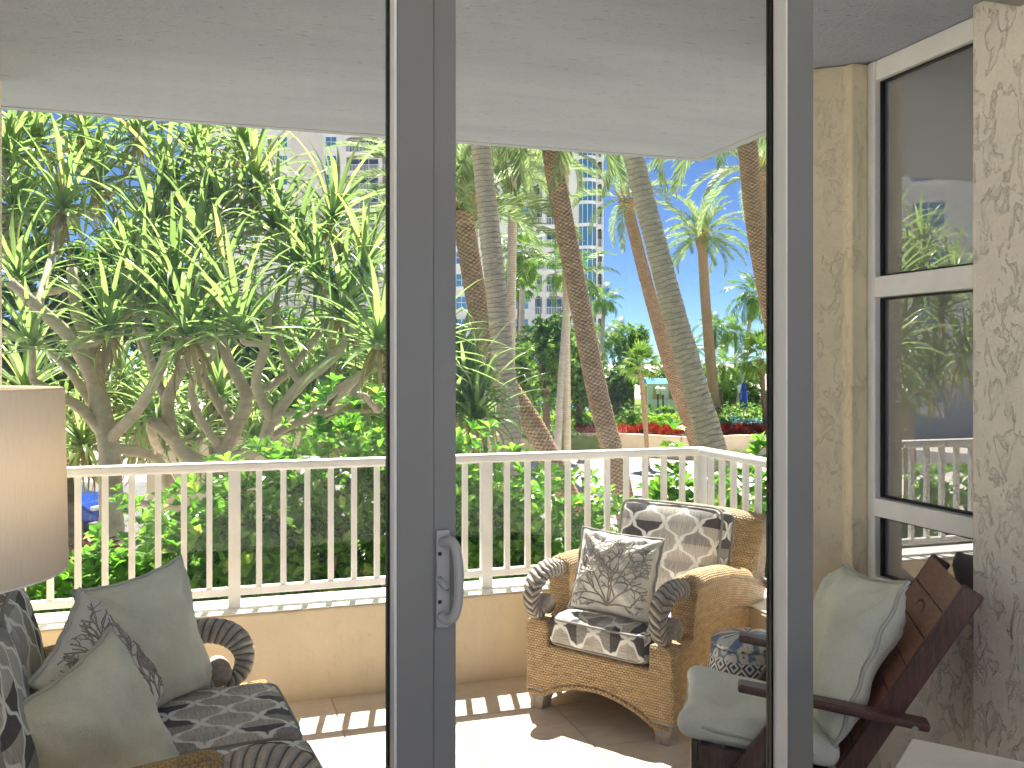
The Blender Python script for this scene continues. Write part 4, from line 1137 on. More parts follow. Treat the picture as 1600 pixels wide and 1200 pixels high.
sk2 = [([base_at(345, 8.6), P(345, 820, 8.5), P(340, 730, 8.5), P(368, 670, 8.5), P(385, 620, 8.4), P(355, 560, 8.4), P(340, 500, 8.4)], .13, .055),
       ([P(340, 735, 8.5), P(280, 700, 8.4), P(262, 630, 8.3), P(285, 575, 8.2), P(320, 520, 8.2)], .10, .055),
       ([P(345, 720, 8.5), P(405, 700, 8.3), P(425, 655, 8.2), P(470, 600, 8.1), P(520, 560, 8.0), P(545, 520, 8.0)], .09, .05),
       ([P(395, 700, 8.4), P(450, 665, 8.6), P(520, 640, 8.7), P(575, 585, 8.8)], .07, .045),
       ([P(368, 670, 8.5), P(330, 610, 8.8), P(300, 560, 9.0), P(260, 500, 9.2)], .075, .045),
       ([P(425, 655, 8.2), P(400, 600, 8.0), P(415, 540, 7.9), P(420, 480, 7.9)], .07, .045),
       ([P(262, 630, 8.3), P(232, 565, 8.4), P(208, 505, 8.5)], .06, .035),
       ([P(285, 575, 8.2), P(330, 535, 8.0), P(365, 490, 8.0)], .055, .035),
       ([P(470, 600, 8.1), P(440, 545, 8.3), P(432, 480, 8.5), P(440, 430, 8.7)], .055, .035),
       ([P(520, 640, 8.7), P(548, 600, 8.4), P(600, 560, 8.2)], .05, .035),
       ([P(385, 620, 8.4), P(440, 590, 8.6), P(500, 520, 8.7), P(530, 470, 8.7)], .06, .035),
       ([P(345, 700, 8.5), P(310, 650, 8.2), P(300, 600, 8.0), P(330, 560, 7.9)], .055, .035),
       ([P(425, 655, 8.2), P(480, 640, 8.0), P(540, 600, 7.9), P(590, 570, 7.8)], .055, .035)]
r2 = canopy([(364, 349), (515, 352), (295, 526), (378, 522), (533, 495), (322, 399), (460, 420), (400, 290), (310, 235), (380, 225), (570, 430), (590, 540), (330, 300), (250, 655), (300, 690), (450, 655), (660, 560), 
            (430, 360), (350, 460), (500, 440), (270, 450)], 2)
r2 += [P(345, 620, 10), P(400, 690, 10.3), P(480, 600, 10.1), P(560, 650, 10.3), P(600, 600, 9.9), P(520, 560, 10.2)]
t2 = pandanus('pandanus tree with several forked stems right of the upright trunk', sk2, r2, 4, seed=9)
fq = P(534, 392, 8.4) - t2.location
MB().lathe([(.005, -.09), (.05, -.07), (.075, -.02), (.075, .03), (.05, .075), (.005, .09)], 18, fq).obj('fruit', 'pandan_fruit', t2, True)
sk3 = [([base_at(700, 10.5), P(705, 760, 10.5), P(712, 690, 10.5), P(722, 650, 10.5)], .08, .05)]
r3 = [(730, 625, 10.2), (715, 575, 10.5), (745, 660, 10.0), (690, 610, 10.5), (712, 650, 10.2), (670, 560, 10.8)]
pandanus('small pandanus tree beside the right edge of the door handle stile', sk3, [P(a, b_, c) for a, b_, c in r3], 0, seed=12)

r4 = [(-240, 560, 7.6), (-330, 400, 8), (-300, 620, 8), (-420, 520, 8.2), (-480, 380, 8.2), (-380, 300, 8.4), (-520, 600, 8), (-600, 450, 8.3), (-560, 300, 8.6), (-680, 560, 8.2), (-450, 650, 8.4), (-700, 380, 8.6)]
sk4 = [([base_at(-450, 8.2), P(-450, 850, 8.2), P(-445, 740, 8.2), P(-440, 660, 8.2)], .13, .08)]
pandanus('pandanus tree beyond the left end of the patio mirrored in the window', sk4, [P(a, b_, c) for a, b_, c in r4], 0, seed=15)
# ------------------------------------------------------------------ palms
def frond_mesh(name, L, n, ll, mat, arc=1.1, vee=35, lw=.028, droopl=.3, fwd=50, seed=0):
    rd = random.Random(seed); V, F = [], []
    N_ = 14; x = z = 0; a = 0; pts = []; angs = []
    for k in range(N_ + 1):
        pts.append((x, z)); angs.append(a); s = k / N_
        a -= arc * (.35 + 1.3 * s) / N_; x += math.cos(a) * L / N_; z += math.sin(a) * L / N_
    for k in range(N_ + 1):
        r = .028 * (1 - .85 * k / N_) * L / 2.6
        V += [(pts[k][0], -r, pts[k][1]), (pts[k][0], 0, pts[k][1] + r), (pts[k][0], r, pts[k][1])]
        if k: F += [(3 * k - 3, 3 * k, 3 * k + 1, 3 * k - 2), (3 * k - 2, 3 * k + 1, 3 * k + 2, 3 * k - 1)]
    for i in range(n):
        s = .14 + .86 * (i + .5) / n
        q = s * N_; k = min(int(q), N_ - 1); f = q - k
        px_, pz = pts[k][0] * (1 - f) + pts[k + 1][0] * f, pts[k][1] * (1 - f) + pts[k + 1][1] * f
        aa = angs[k] * (1 - f) + angs[k + 1] * f
        T = Vector((math.cos(aa), 0, math.sin(aa))); U = Vector((-math.sin(aa), 0, math.cos(aa)))
        l = ll * (.45 + .75 * math.sin(PI * min(1, .12 + s * .85)))
        for sg in (-1, 1):
            fw = R(fwd + rd.uniform(-9, 9)) - s * .35; ve = R(vee + rd.uniform(-14, 14))
            d = (T * math.cos(fw) + (Vector((0, sg, 0)) * math.cos(ve) + U * math.sin(ve)) * math.sin(fw)).normalized()
            p0 = Vector((px_, 0, pz)); p1 = p0 + d * l * .55 - Vector((0, 0, droopl * l * .12)); p2 = p0 + d * l - Vector((0, 0, droopl * l * .6))
            wv = T.cross(d).cross(d).normalized() * lw * .5
            o = len(V); V += [p0 - wv * .5, p0 + wv * .5, p1 - wv, p1 + wv, p2]
            F += [(o, o + 1, o + 3, o + 2), (o + 2, o + 3, o + 4)]
    me = bpy.data.meshes.new(name); me.from_pydata([tuple(v) for v in V], [], F); me.materials.append(MATS[mat]); me.update()
    return me
def fan_mesh(name, r, mat, seed=0):
    rd = random.Random(seed); V, F = [], []
    V += [(0, -.012, 0), (0, .012, 0), (r * .9, .008, 0), (r * .9, -.008, 0)]; F.append((0, 1, 2, 3))
    n = 26
    for k in range(n):
        a = R(-120 + 240 * k / (n - 1)); l = r * rd.uniform(.75, 1) * (.8 + .2 * math.cos(a))
        d = Vector((math.cos(a), math.sin(a), .1)); s = Vector((-math.sin(a), math.cos(a), 0)) * r * .045
        c = Vector((r * .9, 0, 0)); o = len(V)
        V += [c, c + d * l * .55 - s, c + d * l * .55 + s, c + d * l - Vector((0, 0, l * rd.uniform(.15, .5)))]
        F += [(o, o + 1, o + 2), (o + 1, o + 3, o + 2)]
    me = bpy.data.meshes.new(name); me.from_pydata([tuple(v) for v in V], [], F); me.materials.append(MATS[mat]); me.update()
    return me
DATE = [frond_mesh('frond', 2.7, 54, .42, 'date_leaf', .9 + .25 * k, 38, .03, .25, 48, k) for k in range(3)]
COCO = [frond_mesh('frond', 2.3, 40, .55, 'coco_leaf', 1.0 + .35 * k, 6, .05, .9, 62, 10 + k) for k in range(3)]
FAN = [fan_mesh('frond', .75, 'coco_leaf', 20 + k) for k in range(2)]
BOOT = MB().add([(-.045, 0, 0), (.045, 0, 0), (.0, .05, .02), (-.016, .02, .62), (.016, .02, .62), (0, .05, .6)], [(0, 1, 4, 3), (1, 2, 5, 4), (2, 0, 3, 5)]).mesh('leaf_base', 'boot_yellow')
def palm(label, pts, r0, r1, bark, style, nf=26, fr=DATE, fs=1.0, el0=82, el1=-25, boots=0, seed=0, group='palm trees in the garden', az0=0):
    """pts: world points from the crown down; trunk is carried on to the ground"""
    rd = random.Random(seed)
    pts = [Vector(p) for p in pts]
    d = pts[-1] - pts[-2]
    if pts[-1].z > GZ + .05:
        k = (GZ - pts[-1].z) / d.z if d.z < -.01 else 0
        e = pts[-1] + d * k * .75; e.z = GZ; pts.append(e)
    base = pts[-1].copy()
    t_ = thing('palm_tree', label, 'palm tree', base, 0, group)
    c = catmull([p - base for p in pts[::-1]], 26)
    m_ = len(c)
    top = c[-1]
    rr = []
    for k in range(m_):
        s = k / (m_ - 1); r = r0 + (r1 - r0) * s
        if style == 'date' and boots: r *= 1 + .55 * max(0, (s - .93) / .07) ** .7 * (1 if s < .995 else .8)
        rr.append(r)
    if style == 'date':
        kk = PI / (.62 * .138 * r0 / .22)
        def mod(th, L): return 1 + .17 * (abs(math.sin(th * 5 + L * kk)) * abs(math.sin(th * 5 - L * kk))) ** .6 - .06
    elif style == 'ring':
        def mod(th, L):
            u = (L + .05 * math.sin(th * 2 + L * 3) * r0 * 4) / (r0 * .42)
            return 1 + .075 * (u % 1) + .02 * math.sin(5 * th + 17 * math.floor(u))
    else:
        def mod(th, L): return 1 + .015 * math.sin(L * 14)
    fine = []; 
    for k in range(m_ - 1):                          # resample finely enough for the leaf scars
        n = max(1, int((c[k + 1] - c[k]).length / (r0 * .085)))
        n = min(n, 10)
        for j in range(n): fine.append((c[k].lerp(c[k + 1], j / n), rr[k] + (rr[k + 1] - rr[k]) * j / n))
    fine.append((c[-1], rr[-1]))
    MB().tube([f[0] for f in fine], [f[1] for f in fine], 40 if style == 'date' else 24, True, mod, 10 * .138 if style == 'date' else None, r0 / .22 if style == 'date' else 1).obj('trunk', bark, t_, True)
    ax = (c[-1] - c[-4]).normalized()
    B = Matrix.Translation(top) @ ((ax + Vector((0, 0, 1.2))).normalized()).to_track_quat('Z', 'Y').to_matrix().to_4x4()
    for k in range(nf):
        f = (k + .5) / nf
        el = R(el0 + (el1 - el0) * f ** .9) + rd.uniform(-.1, .1)
        M = B @ Matrix.Rotation(az0 + k * 2.399 + rd.uniform(-.2, .2), 4, 'Z') @ Matrix.Translation((r1 * .5, 0, .15 * (1 - f))) @ Matrix.Rotation(-el, 4, 'Y') @ Matrix.Rotation(rd.uniform(-.5, .5), 4, 'X') @ Matrix.Scale(fs * rd.uniform(.85, 1.1), 4)
        inst('frond', fr[rd.randrange(len(fr))], t_, M)
    for k in range(boots):
        M = B @ Matrix.Rotation(k * 2.399, 4, 'Z') @ Matrix.Translation((0, r1 * .75, -.1 + .12 * (k % 3))) @ Matrix.Rotation(R(-22 - 9 * (k % 3)), 4, 'X') @ Matrix.Scale(1.1 * fs, 4)
        inst('leaf_base', BOOT, t_, M)
    return t_
def pp(Y, *a): return [P(x, y, Y + dy) for x, y, dy in a]
palm('leaning brown date palm with yellow leaf bases beside the door handle stile', pp(21, (722, 330, 0), (733, 400, 0), (752, 500, 0), (785, 590, 0), (850, 697, 0)), .25, .22, 'bark_date', 'date', 30, DATE, 1.0, 88, -8, 22, 1)
palm('thick grey ringed palm trunk crossing in front of the leaning brown date palm', pp(15, (745, 130, 0), (752, 228, 0), (764, 350, 0), (778, 480, 0), (791, 610, 0), (803, 740, 0)), .19, .145, 'bark_grey', 'ring', 16, COCO, 1.4, 80, 28, 0, 2)
palm('tall brown diamond patterned palm trunk in the middle of the view', pp(20, (850, 110, 0), (862, 236, 0), (880, 340, 0), (905, 470, 0), (935, 620, 0), (968, 750, 0)), .225, .19, 'bark_date', 'date', 30, DATE, 1.15, 75, -45, 0, 3)
palm('slender brown date palm leaning just behind the mossy grey trunk', pp(28, (978, 312, 0), (992, 370, 0), (1018, 470, 0), (1052, 590, 0), (1090, 700, 0)), .22, .16, 'bark_date', 'date', 15, DATE, .7, 85, -45, 12, 4)
palm('thick mossy grey ringed palm trunk leaning towards the railing corner', pp(14, (968, 140, 0), (990, 245, 0), (1022, 370, 0), (1056, 500, 0), (1090, 620, 0), (1124, 745, 0)), .215, .13, 'bark_moss', 'ring', 14, COCO, 1.4, 80, 28, 0, 5)
palm('upright date palm with full round crown against the open sky', pp(55, (1097, 372, 0), (1101, 450, 0), (1108, 540, 0), (1117, 640, 0)), .32, .26, 'bark_date', 'date', 38, DATE, 1.08, 88, -30, 20, 6)
palm('tall brown patterned palm trunk beside the right door stile', pp(20, (1152, 110, 0), (1168, 228, 0), (1178, 330, 0), (1194, 430, 0), (1215, 540, 0), (1240, 700, 0)), .20, .20, 'bark_date', 'date', 28, DATE, 1.1, 75, -40, 0, 7)
palm('date palm mostly hidden behind the trunk beside the right stile', pp(26, (1186, 268, 0), (1192, 330, 0), (1200, 430, 0), (1225, 640, 0)), .2, .17, 'bark_date', 'date', 22, DATE, .9, 85, -20, 14, 8)
palm('young coconut palm with bright crown right of the glass tower', pp(60, (945, 470, 0), (942, 510, 0), (938, 600, 0)), .15, .12, 'bark_pale', 'plain', 18, COCO, .62, 80, -35, 0, 9)
palm('royal palm with dark drooping crown in front of the pale tower', pp(48, (818, 392, 0), (816, 450, 0), (814, 560, 0)), .17, .13, 'bark_pale', 'plain', 20, COCO, .95, 82, -40, 0, 10)
palm('small fan palm with yellowing skirt below the royal palm crown', pp(50, (813, 445, 0), (812, 480, 0), (811, 560, 0)), .13, .12, 'bark_brown', 'plain', 24, FAN, 1.0, 70, -65, 0, 11)
palm('slim pale grey palm trunk between the grey and brown trunks', pp(38, (890, 430, 0), (886, 480, 0), (879, 570, 0), (873, 670, 0)), .17, .14, 'bark_pale', 'plain', 16, COCO, .8, 80, -30, 0, 12)
palm('small fan palm with curved brown trunk in the flower bed', pp(42, (1000, 572, 0), (1004, 610, 0), (1009, 672, 0)), .10, .12, 'bark_date', 'plain', 26, FAN, .85, 80, -45, 0, 13)
palm('coconut palm with thin fronds at the far right of the sky', pp(65, (1178, 462, 0), (1172, 500, 0), (1152, 640, 0)), .16, .12, 'bark_pale', 'plain', 20, COCO, 1.05, 80, -45, 0, 14)
palm('small palm in front of far trees right of the upright date palm', pp(60, (1131, 572, 0), (1129, 600, 0), (1127, 640, 0)), .11, .1, 'bark_brown', 'plain', 18, COCO, .75, 80, -40, 0, 15)
palm('thin palm with windblown crown right of the upright date palm trunk', pp(75, (1118, 510, 0), (1116, 550, 0), (1114, 640, 0)), .12, .1, 'bark_brown', 'plain', 16, COCO, .9, 75, -50, 0, 16)
palm('palm with grey blown fronds behind the tower edge', pp(70, (940, 530, 0), (938, 570, 0), (935, 640, 0)), .13, .11, 'bark_brown', 'plain', 18, COCO, .95, 80, -55, 0, 17)
palm('short palm with pale crown beside the right stile above the flowers', pp(50, (1190, 560, 0), (1192, 600, 0), (1195, 650, 0)), .13, .12, 'bark_brown', 'plain', 26, FAN, 1.3, 85, -45, 0, 18)
palm('thin pale palm trunk at left behind the leaning brown date palm', pp(34, (735, 250, 0), (742, 400, 0), (750, 560, 0), (757, 680, 0)), .17, .14, 'bark_grey', 'plain', 22, DATE, 1.2, 70, -55, 0, 19)
palm('date palm with pale drooping crown behind the tall middle trunk', pp(34, (802, 262, 0), (800, 400, 0), (797, 600, 0)), .17, .17, 'bark_grey', 'plain', 30, DATE, 1.1, 80, -50, 0, 20)
palm('date palm with pale hanging fronds in front of the glass tower top', pp(38, (882, 235, 0), (884, 400, 0), (886, 620, 0)), .15, .15, 'bark_grey', 'plain', 18, DATE, .9, 80, -65, 0, 21)
palm('date palm whose pale frond tips show left of the door handle stile', pp(40, (640, 280, 0), (640, 400, 0), (642, 620, 0)), .2, .2, 'bark_date', 'plain', 26, DATE, 1.2, 80, -50, 0, 22)

palm('tiny far palm against the sky right of the young coconut palm', pp(85, (968, 520, 0), (967, 560, 0), (966, 620, 0)), .14, .12, 'bark_pale', 'plain', 18, COCO, .9, 80, -45, 0, 31)
palm('small far palm just left of the upright date palm trunk', pp(80, (1078, 545, 0), (1079, 580, 0), (1080, 630, 0)), .13, .11, 'bark_pale', 'plain', 18, COCO, .85, 80, -45, 0, 32)
palm('small far palm between the upright date palm and the right stile', pp(90, (1150, 520, 0), (1149, 560, 0), (1147, 630, 0)), .14, .12, 'bark_pale', 'plain', 18, COCO, 1.0, 80, -45, 0, 33)
# ------------------------------------------------------------------ broadleaf trees and bushes
def tree(name, label, px, py_top, py_bot, Y, wpx, n, tpl, mat, group, cat='tree', seed=0, lump=.5, trunk=True):
    top, bot = P(px, py_top, Y), P(px, py_bot, Y)
    cz, hz = (top.z + bot.z) / 2, (top.z - bot.z) / 2; rx = wpx / 2 / FPX * Y
    t_ = thing(name, label, cat, (top.x, top.y, GZ), 0, group)
    q = MB()
    if trunk:
        stem(q, (0, 0, 0), (0, 0, cz - GZ), rx * .10 + .05, rx * .05 + .02, .05)
        for k in range(6):
            stem(q, (0, 0, (cz - GZ) * random.uniform(.45, .9)), (random.uniform(-.7, .7) * rx, random.uniform(-.7, .7) * rx, cz - GZ + random.uniform(-.2, .7) * hz), rx * .04 + .02, .012)
        q.obj('trunk', 'bark_brown', t_, True)
    # crown from a few uneven lobes
    rd = random.Random(seed); lobes = []
    for k in range(7):
        a = rd.uniform(0, 2 * PI); rr_ = rd.uniform(.2, .6)
        lobes.append(((math.cos(a) * rr_ * rx, math.sin(a) * rr_ * rx * .8, cz - GZ + rd.uniform(-.5, .55) * hz), rd.uniform(.38, .6)))
    Vs, Fs, o = [], [], 0
    for c_, s_ in lobes:
        p, d = shrub_points(n // 7, c_, (rx * s_, rx * s_ * .85, hz * s_), lump, rd.random() * 9, .55)
        nn = d + np.array([0, 0, .5]) + rng.normal(size=d.shape) * .5
        V, F = scatter(tpl[0], tpl[1], p, frames(nn), rng.uniform(.7, 1.3, len(p)))
        Vs.append(V); Fs.append(F + o); o += len(V)
    cr = inst('crown', np_mesh('crown', np.concatenate(Vs), np.concatenate(Fs), mat), t_); cr['kind'] = 'stuff'
    return t_
big = whorl_tpl(6, .30, .13, 30); mid = whorl_tpl(6, .22, .10, 30); sml = whorl_tpl(6, .16, .08, 35)
G = 'broadleaf trees in the garden'
tree('broadleaf_tree', 'light green rounded tree in front of the pale tower windows', 850, 480, 660, 45, 130, 1000, mid, 'tree_leaf', G, seed=1)
tree('broadleaf_tree', 'leafy tree between the grey trunk and the slim pale trunk', 790, 500, 680, 40, 110, 850, mid, 'tree_leaf', G, seed=2)
tree('broadleaf_tree', 'green tree behind the tall middle palm trunk', 905, 520, 660, 50, 110, 800, mid, 'tree_leaf', G, seed=3)
tree('broadleaf_tree', 'dark green round bushy tree left of the blue roofed pavilion', 962, 570, 650, 52, 78, 900, mid, 'tree_leaf_dark', G, seed=4)
tree('broadleaf_tree', 'feathery tree against the sky right of the young coconut palm', 985, 500, 600, 70, 75, 500, big, 'tree_leaf', G, seed=5, lump=.9)
tree('broadleaf_tree', 'far yellow green tree right of the mossy grey trunk', 1085, 560, 640, 85, 90, 700, big, 'tree_leaf', G, seed=6)
tree('broadleaf_tree', 'far green tree beside the right door stile', 1165, 548, 650, 80, 110, 900, big, 'tree_leaf', G, seed=7)
tree('broadleaf_tree', 'far green tree behind the blue roofed pavilion', 1035, 558, 640, 95, 90, 700, big, 'tree_leaf', G, seed=8)
tree('broadleaf_tree', 'dark tree low behind the flower bed at far right', 1125, 585, 650, 66, 70, 600, mid, 'tree_leaf_dark', G, seed=9)
tree('broadleaf_tree', 'pale green tree far behind the small pandanus', 735, 490, 660, 30, 120, 900, sml, 'tree_leaf', G, seed=10)
tree('broadleaf_tree', 'broad green tree filling the gap behind the left pandanus', 110, 250, 720, 20, 380, 2300, mid, 'tree_leaf', G, seed=11)
tree('broadleaf_tree', 'broad green tree behind the forked pandanus stems', 330, 380, 690, 22, 300, 1900, mid, 'tree_leaf', G, seed=12)
tree('broadleaf_tree', 'leafy tree behind the right pandanus branches', 520, 470, 690, 21, 260, 1500, mid, 'tree_leaf', G, seed=13)
tree('broadleaf_tree', 'leafy tree out beyond the left end of the patio', -250, 300, 700, 18, 420, 1500, mid, 'tree_leaf', G, seed=14)
# flower bed behind a cream planter wall
pw = thing('planter_wall', 'long low cream planter wall holding the red and green bed', 'wall')
seg = [(700, 690, 46), (790, 688, 47), (860, 686, 48), (945, 682, 48), (1000, 681, 47), (1065, 680, 45.5), (1120, 679, 46), (1200, 680, 47), (1300, 682, 48)]
TOPZ = P(1000, 681, 47).z
for a, b_ in zip(seg[:-1], seg[1:]):
    A, B_ = P(*a), P(*b_); A.z = B_.z = 0
    q = MB(); dd_ = (B_ - A).normalized()
    q.beam((A.x, A.y, (TOPZ + GZ) / 2), (B_.x, B_.y, (TOPZ + GZ) / 2), .35, TOPZ - GZ)
    q.obj('wall_face', 'planter_cream', pw, bevel=.03)
    MB().beam((A.x, A.y, TOPZ + .045), (B_.x, B_.y, TOPZ + .045), .45, .08).obj('coping', 'planter_cream', pw, bevel=.02)
c0 = XY(8, 56)
tag(MB().box(-22, 26, -8.3, 40, GZ, TOPZ - .1, Matrix.Translation((c0.x, c0.y, 0)) @ Matrix.Rotation(-YAW, 4, 'Z')).obj('terrain', 'lawn'), kind='structure')
spike = whorl_tpl(11, .42, .07, 50)
def clump_mesh(name, n, r, tpl, mat, seed):
    p, d = shrub_points(n, (0, 0, r * .45), (r, r, r * .6), .3, seed, .6)
    nn = d * .8 + np.array([0, 0, .8])
    V, F = scatter(tpl[0], tpl[1], p, frames(nn), rng.uniform(.75, 1.25, n))
    return np_mesh(name, V, F, mat)
REDM = [clump_mesh('foliage', 7, .30, spike, 'red_leaf', k) for k in range(3)]
LIME = [clump_mesh('foliage', 26, .62, sml, 'lime_leaf', 10 + k) for k in range(3)]
GRN = [clump_mesh('foliage', 26, .62, sml, 'tree_leaf', 20 + k) for k in range(2)]
BLU = [clump_mesh('foliage', 26, .60, sml, 'blue_leaf', 30 + k) for k in range(2)]
ZONES = [(0, 250, 'below the left pandanus'), (250, 400, 'below the forked pandanus stems'), (400, 560, 'below the right pandanus branches'), (560, 705, 'behind the door handle stile'), (705, 800, 'beside the small pandanus'),
         (800, 872, 'left of the slim pale trunk'), (872, 938, 'between the slim pale trunk and tall middle trunk'), (938, 1005, 'between the tall middle trunk and curved fan palm'),
         (1005, 1068, 'between the curved fan palm and leaning trunks'), (1068, 1122, 'beside the mossy grey trunk'), (1122, 1400, 'right of the mossy grey trunk')]
ORD = ['first', 'second', 'third', 'fourth', 'fifth', 'sixth', 'seventh', 'eighth', 'ninth', 'tenth', 'eleventh', 'twelfth', 'thirteenth', 'fourteenth']
def bed(name, label, cat, grp, meshes, px0, px1, n, Y0, Y1, s=1.0, z=None):
    cnt = {}
    for k in range(n):
        px = px0 + (px1 - px0) * (k + random.uniform(.2, .8)) / n
        q = P(px, 600, random.uniform(Y0, Y1)); q.z = (TOPZ - .1) if z is None else z
        o = inst(name, meshes[k % len(meshes)]); o.location = q; o.rotation_euler = (0, 0, random.uniform(0, 6.28)); sc_ = s * random.uniform(.85, 1.2); o.scale = (sc_, sc_, sc_ * random.uniform(.9, 1.1))
        zn = next(q_ for a_, b_, q_ in ZONES if a_ <= px < b_); cnt[zn] = cnt.get(zn, 0) + 1
        tag(o, '%s, %s from left, %s' % (label, ORD[cnt[zn] - 1], zn), cat, grp)
bed('red_bromeliad', 'red bromeliad', 'plant', 'red plants along the planter wall', REDM, 900, 1215, 48, 47.9, 49.6, 1.05)
bed('lime_croton', 'yellow green bush', 'bush', 'yellow green bushes in the bed', LIME, 795, 1110, 30, 50, 52.5, 1.45)
bed('green_bush', 'green back bush', 'bush', 'green bushes at the back of the bed', GRN, 790, 1215, 30, 52.5, 57, 1.9)
bed('blue_bush', 'blue tinged bush', 'bush', 'bluish bushes in the bed', BLU, 1125, 1205, 8, 50, 52, 1.2)
bed('low_border_bush', 'low dark border bush', 'bush', 'low border bushes', [clump_mesh('foliage', 22, .45, sml, 'tree_leaf_dark', 41)], 800, 905, 12, 46.2, 47.0, .9)
bed('lime_bush', 'bright lime bush', 'bush', 'bright bushes behind the hedge', [clump_mesh('foliage', 60, 1.0, sml, 'lime_leaf', 43)], 705, 800, 6, 26, 30, 1.1, GZ + .6)
bed('sea_grape', 'leafy ground bush', 'bush', 'bushes under the pandanus', [clump_mesh('foliage', 90, 1.1, sml, 'tree_leaf', 44)], 200, 690, 12, 13, 17, 1.1, GZ + .5)
# ------------------------------------------------------------------ pavilion, umbrellas, lamp posts, garden wall, car
pv = P(1062, 600, 72)
pa = thing('pool_pavilion', 'white pavilion with blue canvas roof behind the flower bed', 'pavilion', (pv.x, pv.y, 0), -YAW)
rz_ = P(1062, 600, 72).z; gz_ = TOPZ - .1
MB().box(-2.7, 2.7, -1.6, 1.6, rz_ - .15, rz_ + .05).obj('fascia', 'tower_white', pa, bevel=.03)
MB().prism([(-1.8, rz_ + .052), (1.8, rz_ + .052), (1.1, rz_ + .42), (-1.1, rz_ + .42)], -2.8, 2.8, 'yz').obj('roof', 'awning_blue', pa, bevel=.03)
for x in (-2.5, -1.3, .0, 1.3, 2.5):
    MB().box(x - .2, x + .2, -1.5, -1.15, gz_, rz_ - .152).obj('column', 'tower_white', pa, bevel=.03)
MB().box(-2.5, 2.5, 1.2, 1.4, gz_, rz_ - .153).obj('back_wall', 'planter_cream', pa)
MB().box(-2.6, 2.6, -1.9, -1.6, gz_, gz_ + 1.0).obj('counter', 'tower_white', pa, bevel=.03)
for px, py, Y, lab in ((1028, 602, 58, 'left lamp post of the pair in front of the pavilion'), (1036, 603, 57, 'right lamp post of the pair in front of the pavilion'), (1156, 600, 58, 'white topped lamp post near the right stile'), (911, 712, 24, 'black lamp post finial showing just below the rail')):
    q = P(px, py, Y); gg = GZ if Y < 40 else TOPZ - .1
    lp_ = thing('lamp_post', lab, 'lamp post', (q.x, q.y, gg), 0, 'garden lamp posts')
    hh = q.z - gg
    MB().lathe([(.10, 0), (.10, .25), (.05, .32), (.042, hh - .62), (.07, hh - .6), (.05, hh - .55)], 12).obj('pole', 'iron_black', lp_, True)
    MB().lathe([(.09, hh - .55), (.17, hh - .2), (.16, hh - .19)], 8).obj('lantern', 'lamp_white', lp_)
    MB().lathe([(.2, hh - .188), (.12, hh - .1), (.03, hh - .06), (.025, hh), (.001, hh + .03)], 10).obj('lantern_cap', 'iron_black' if Y < 40 else 'lamp_white', lp_)
for px, py, Y, w_, lab in ((862, 624, 60, 2.0, 'larger blue pool umbrella behind the slim pale trunk'), (905, 628, 62, 1.2, 'smaller blue pool umbrella beside the tall middle trunk')):
    q = P(px, py, Y); gg = TOPZ - .1; hh = q.z - gg
    um = thing('pool_umbrella', lab, 'umbrella', (q.x, q.y, gg), 0, 'blue pool umbrellas')
    MB().lathe([(.04, 0), (.04, hh)], 8).obj('pole', 'tower_white', um)
    MB().lathe([(w_, hh - .55), (w_ * .6, hh - .28), (w_ * .2, hh - .03), (.01, hh + .04)], 8).obj('canopy', 'awning_blue', um)
q = P(1162, 597, 56)
um = thing('folded_umbrella', 'folded dark blue umbrella standing near the right stile', 'umbrella', (q.x, q.y, TOPZ - .1))
hh = q.z - TOPZ + .1
MB().lathe([(.05, 0), (.05, hh)], 8).obj('pole', 'tower_white', um)
MB().lathe([(.22, hh - 1.5), (.26, hh - 1.1), (.2, hh - .5), (.1, hh - .1), (.01, hh + .05)], 10).obj('canopy', 'car_blue', um)
gw = thing('garden_wall', 'cream garden wall seen between the forked pandanus stems', 'wall')
A, B_ = P(230, 700, 24), P(470, 690, 25)
zt_ = P(380, 672, 24).z
MB().beam((A.x, A.y, (zt_ + GZ) / 2), (B_.x, B_.y, (zt_ + GZ) / 2), .3, zt_ - GZ).obj('wall_face', 'planter_cream', gw)
MB().beam((A.x, A.y, zt_ + .05), (B_.x, B_.y, zt_ + .05), .42, .1).obj('coping', 'planter_cream', gw, bevel=.02)
def car(label, loc, rz, paint):
    t_ = thing('parked_car', label, 'car', loc, rz, 'parked cars')
    prof = [(-2.2, .35), (-2.25, .6), (-2.15, .85), (-1.7, .93), (1.0, .95), (1.9, .82), (2.2, .62), (2.22, .35), (1.8, .25), (-1.8, .25)]
    MB().prism(prof, -.88, .88, 'xz').obj('body', paint, t_, bevel=.09)
    cab = [(-1.75, .92), (-1.2, 1.38), (-.2, 1.46), (.35, 1.38), (1.05, .94)]
    q = MB().prism(cab, -.74, .74, 'xz').obj('cabin', 'tower_glass_dark', t_, bevel=.06)
    MB().prism([(-1.22, 1.385), (-.2, 1.465), (.32, 1.39), (.2, 1.43), (-.2, 1.50), (-1.1, 1.43)], -.70, .70, 'xz').obj('roof', paint, t_, bevel=.02)
    for x in (-1.35, 1.4):
        for s in (-1, 1):
            w_ = MB().tube([(x, s * .70, .33), (x, s * .90, .33)], .33, 24).obj('wheel', 'car_black', t_, True)
            MB().tube([(x, s * .901, .33), (x, s * .912, .33)], .22, 20).obj('rim', 'car_rim', w_)
    for s in (-1, 1): MB().box(2.08, 2.205, s * .62 - .2, s * .62 + .2, .64, .76).obj('headlight', 'car_white', t_, bevel=.03)
    MB().box(2.16, 2.235, -.5, .5, .42, .6).obj('grille', 'car_black', t_, bevel=.02)
    return t_
cq = P(70, 840, 27)
car('blue car parked at left seen between the lamp and the first balusters', (cq.x, cq.y, GZ + .006), -YAW + R(-12), 'car_blue')
cq = XY(-20, 19)
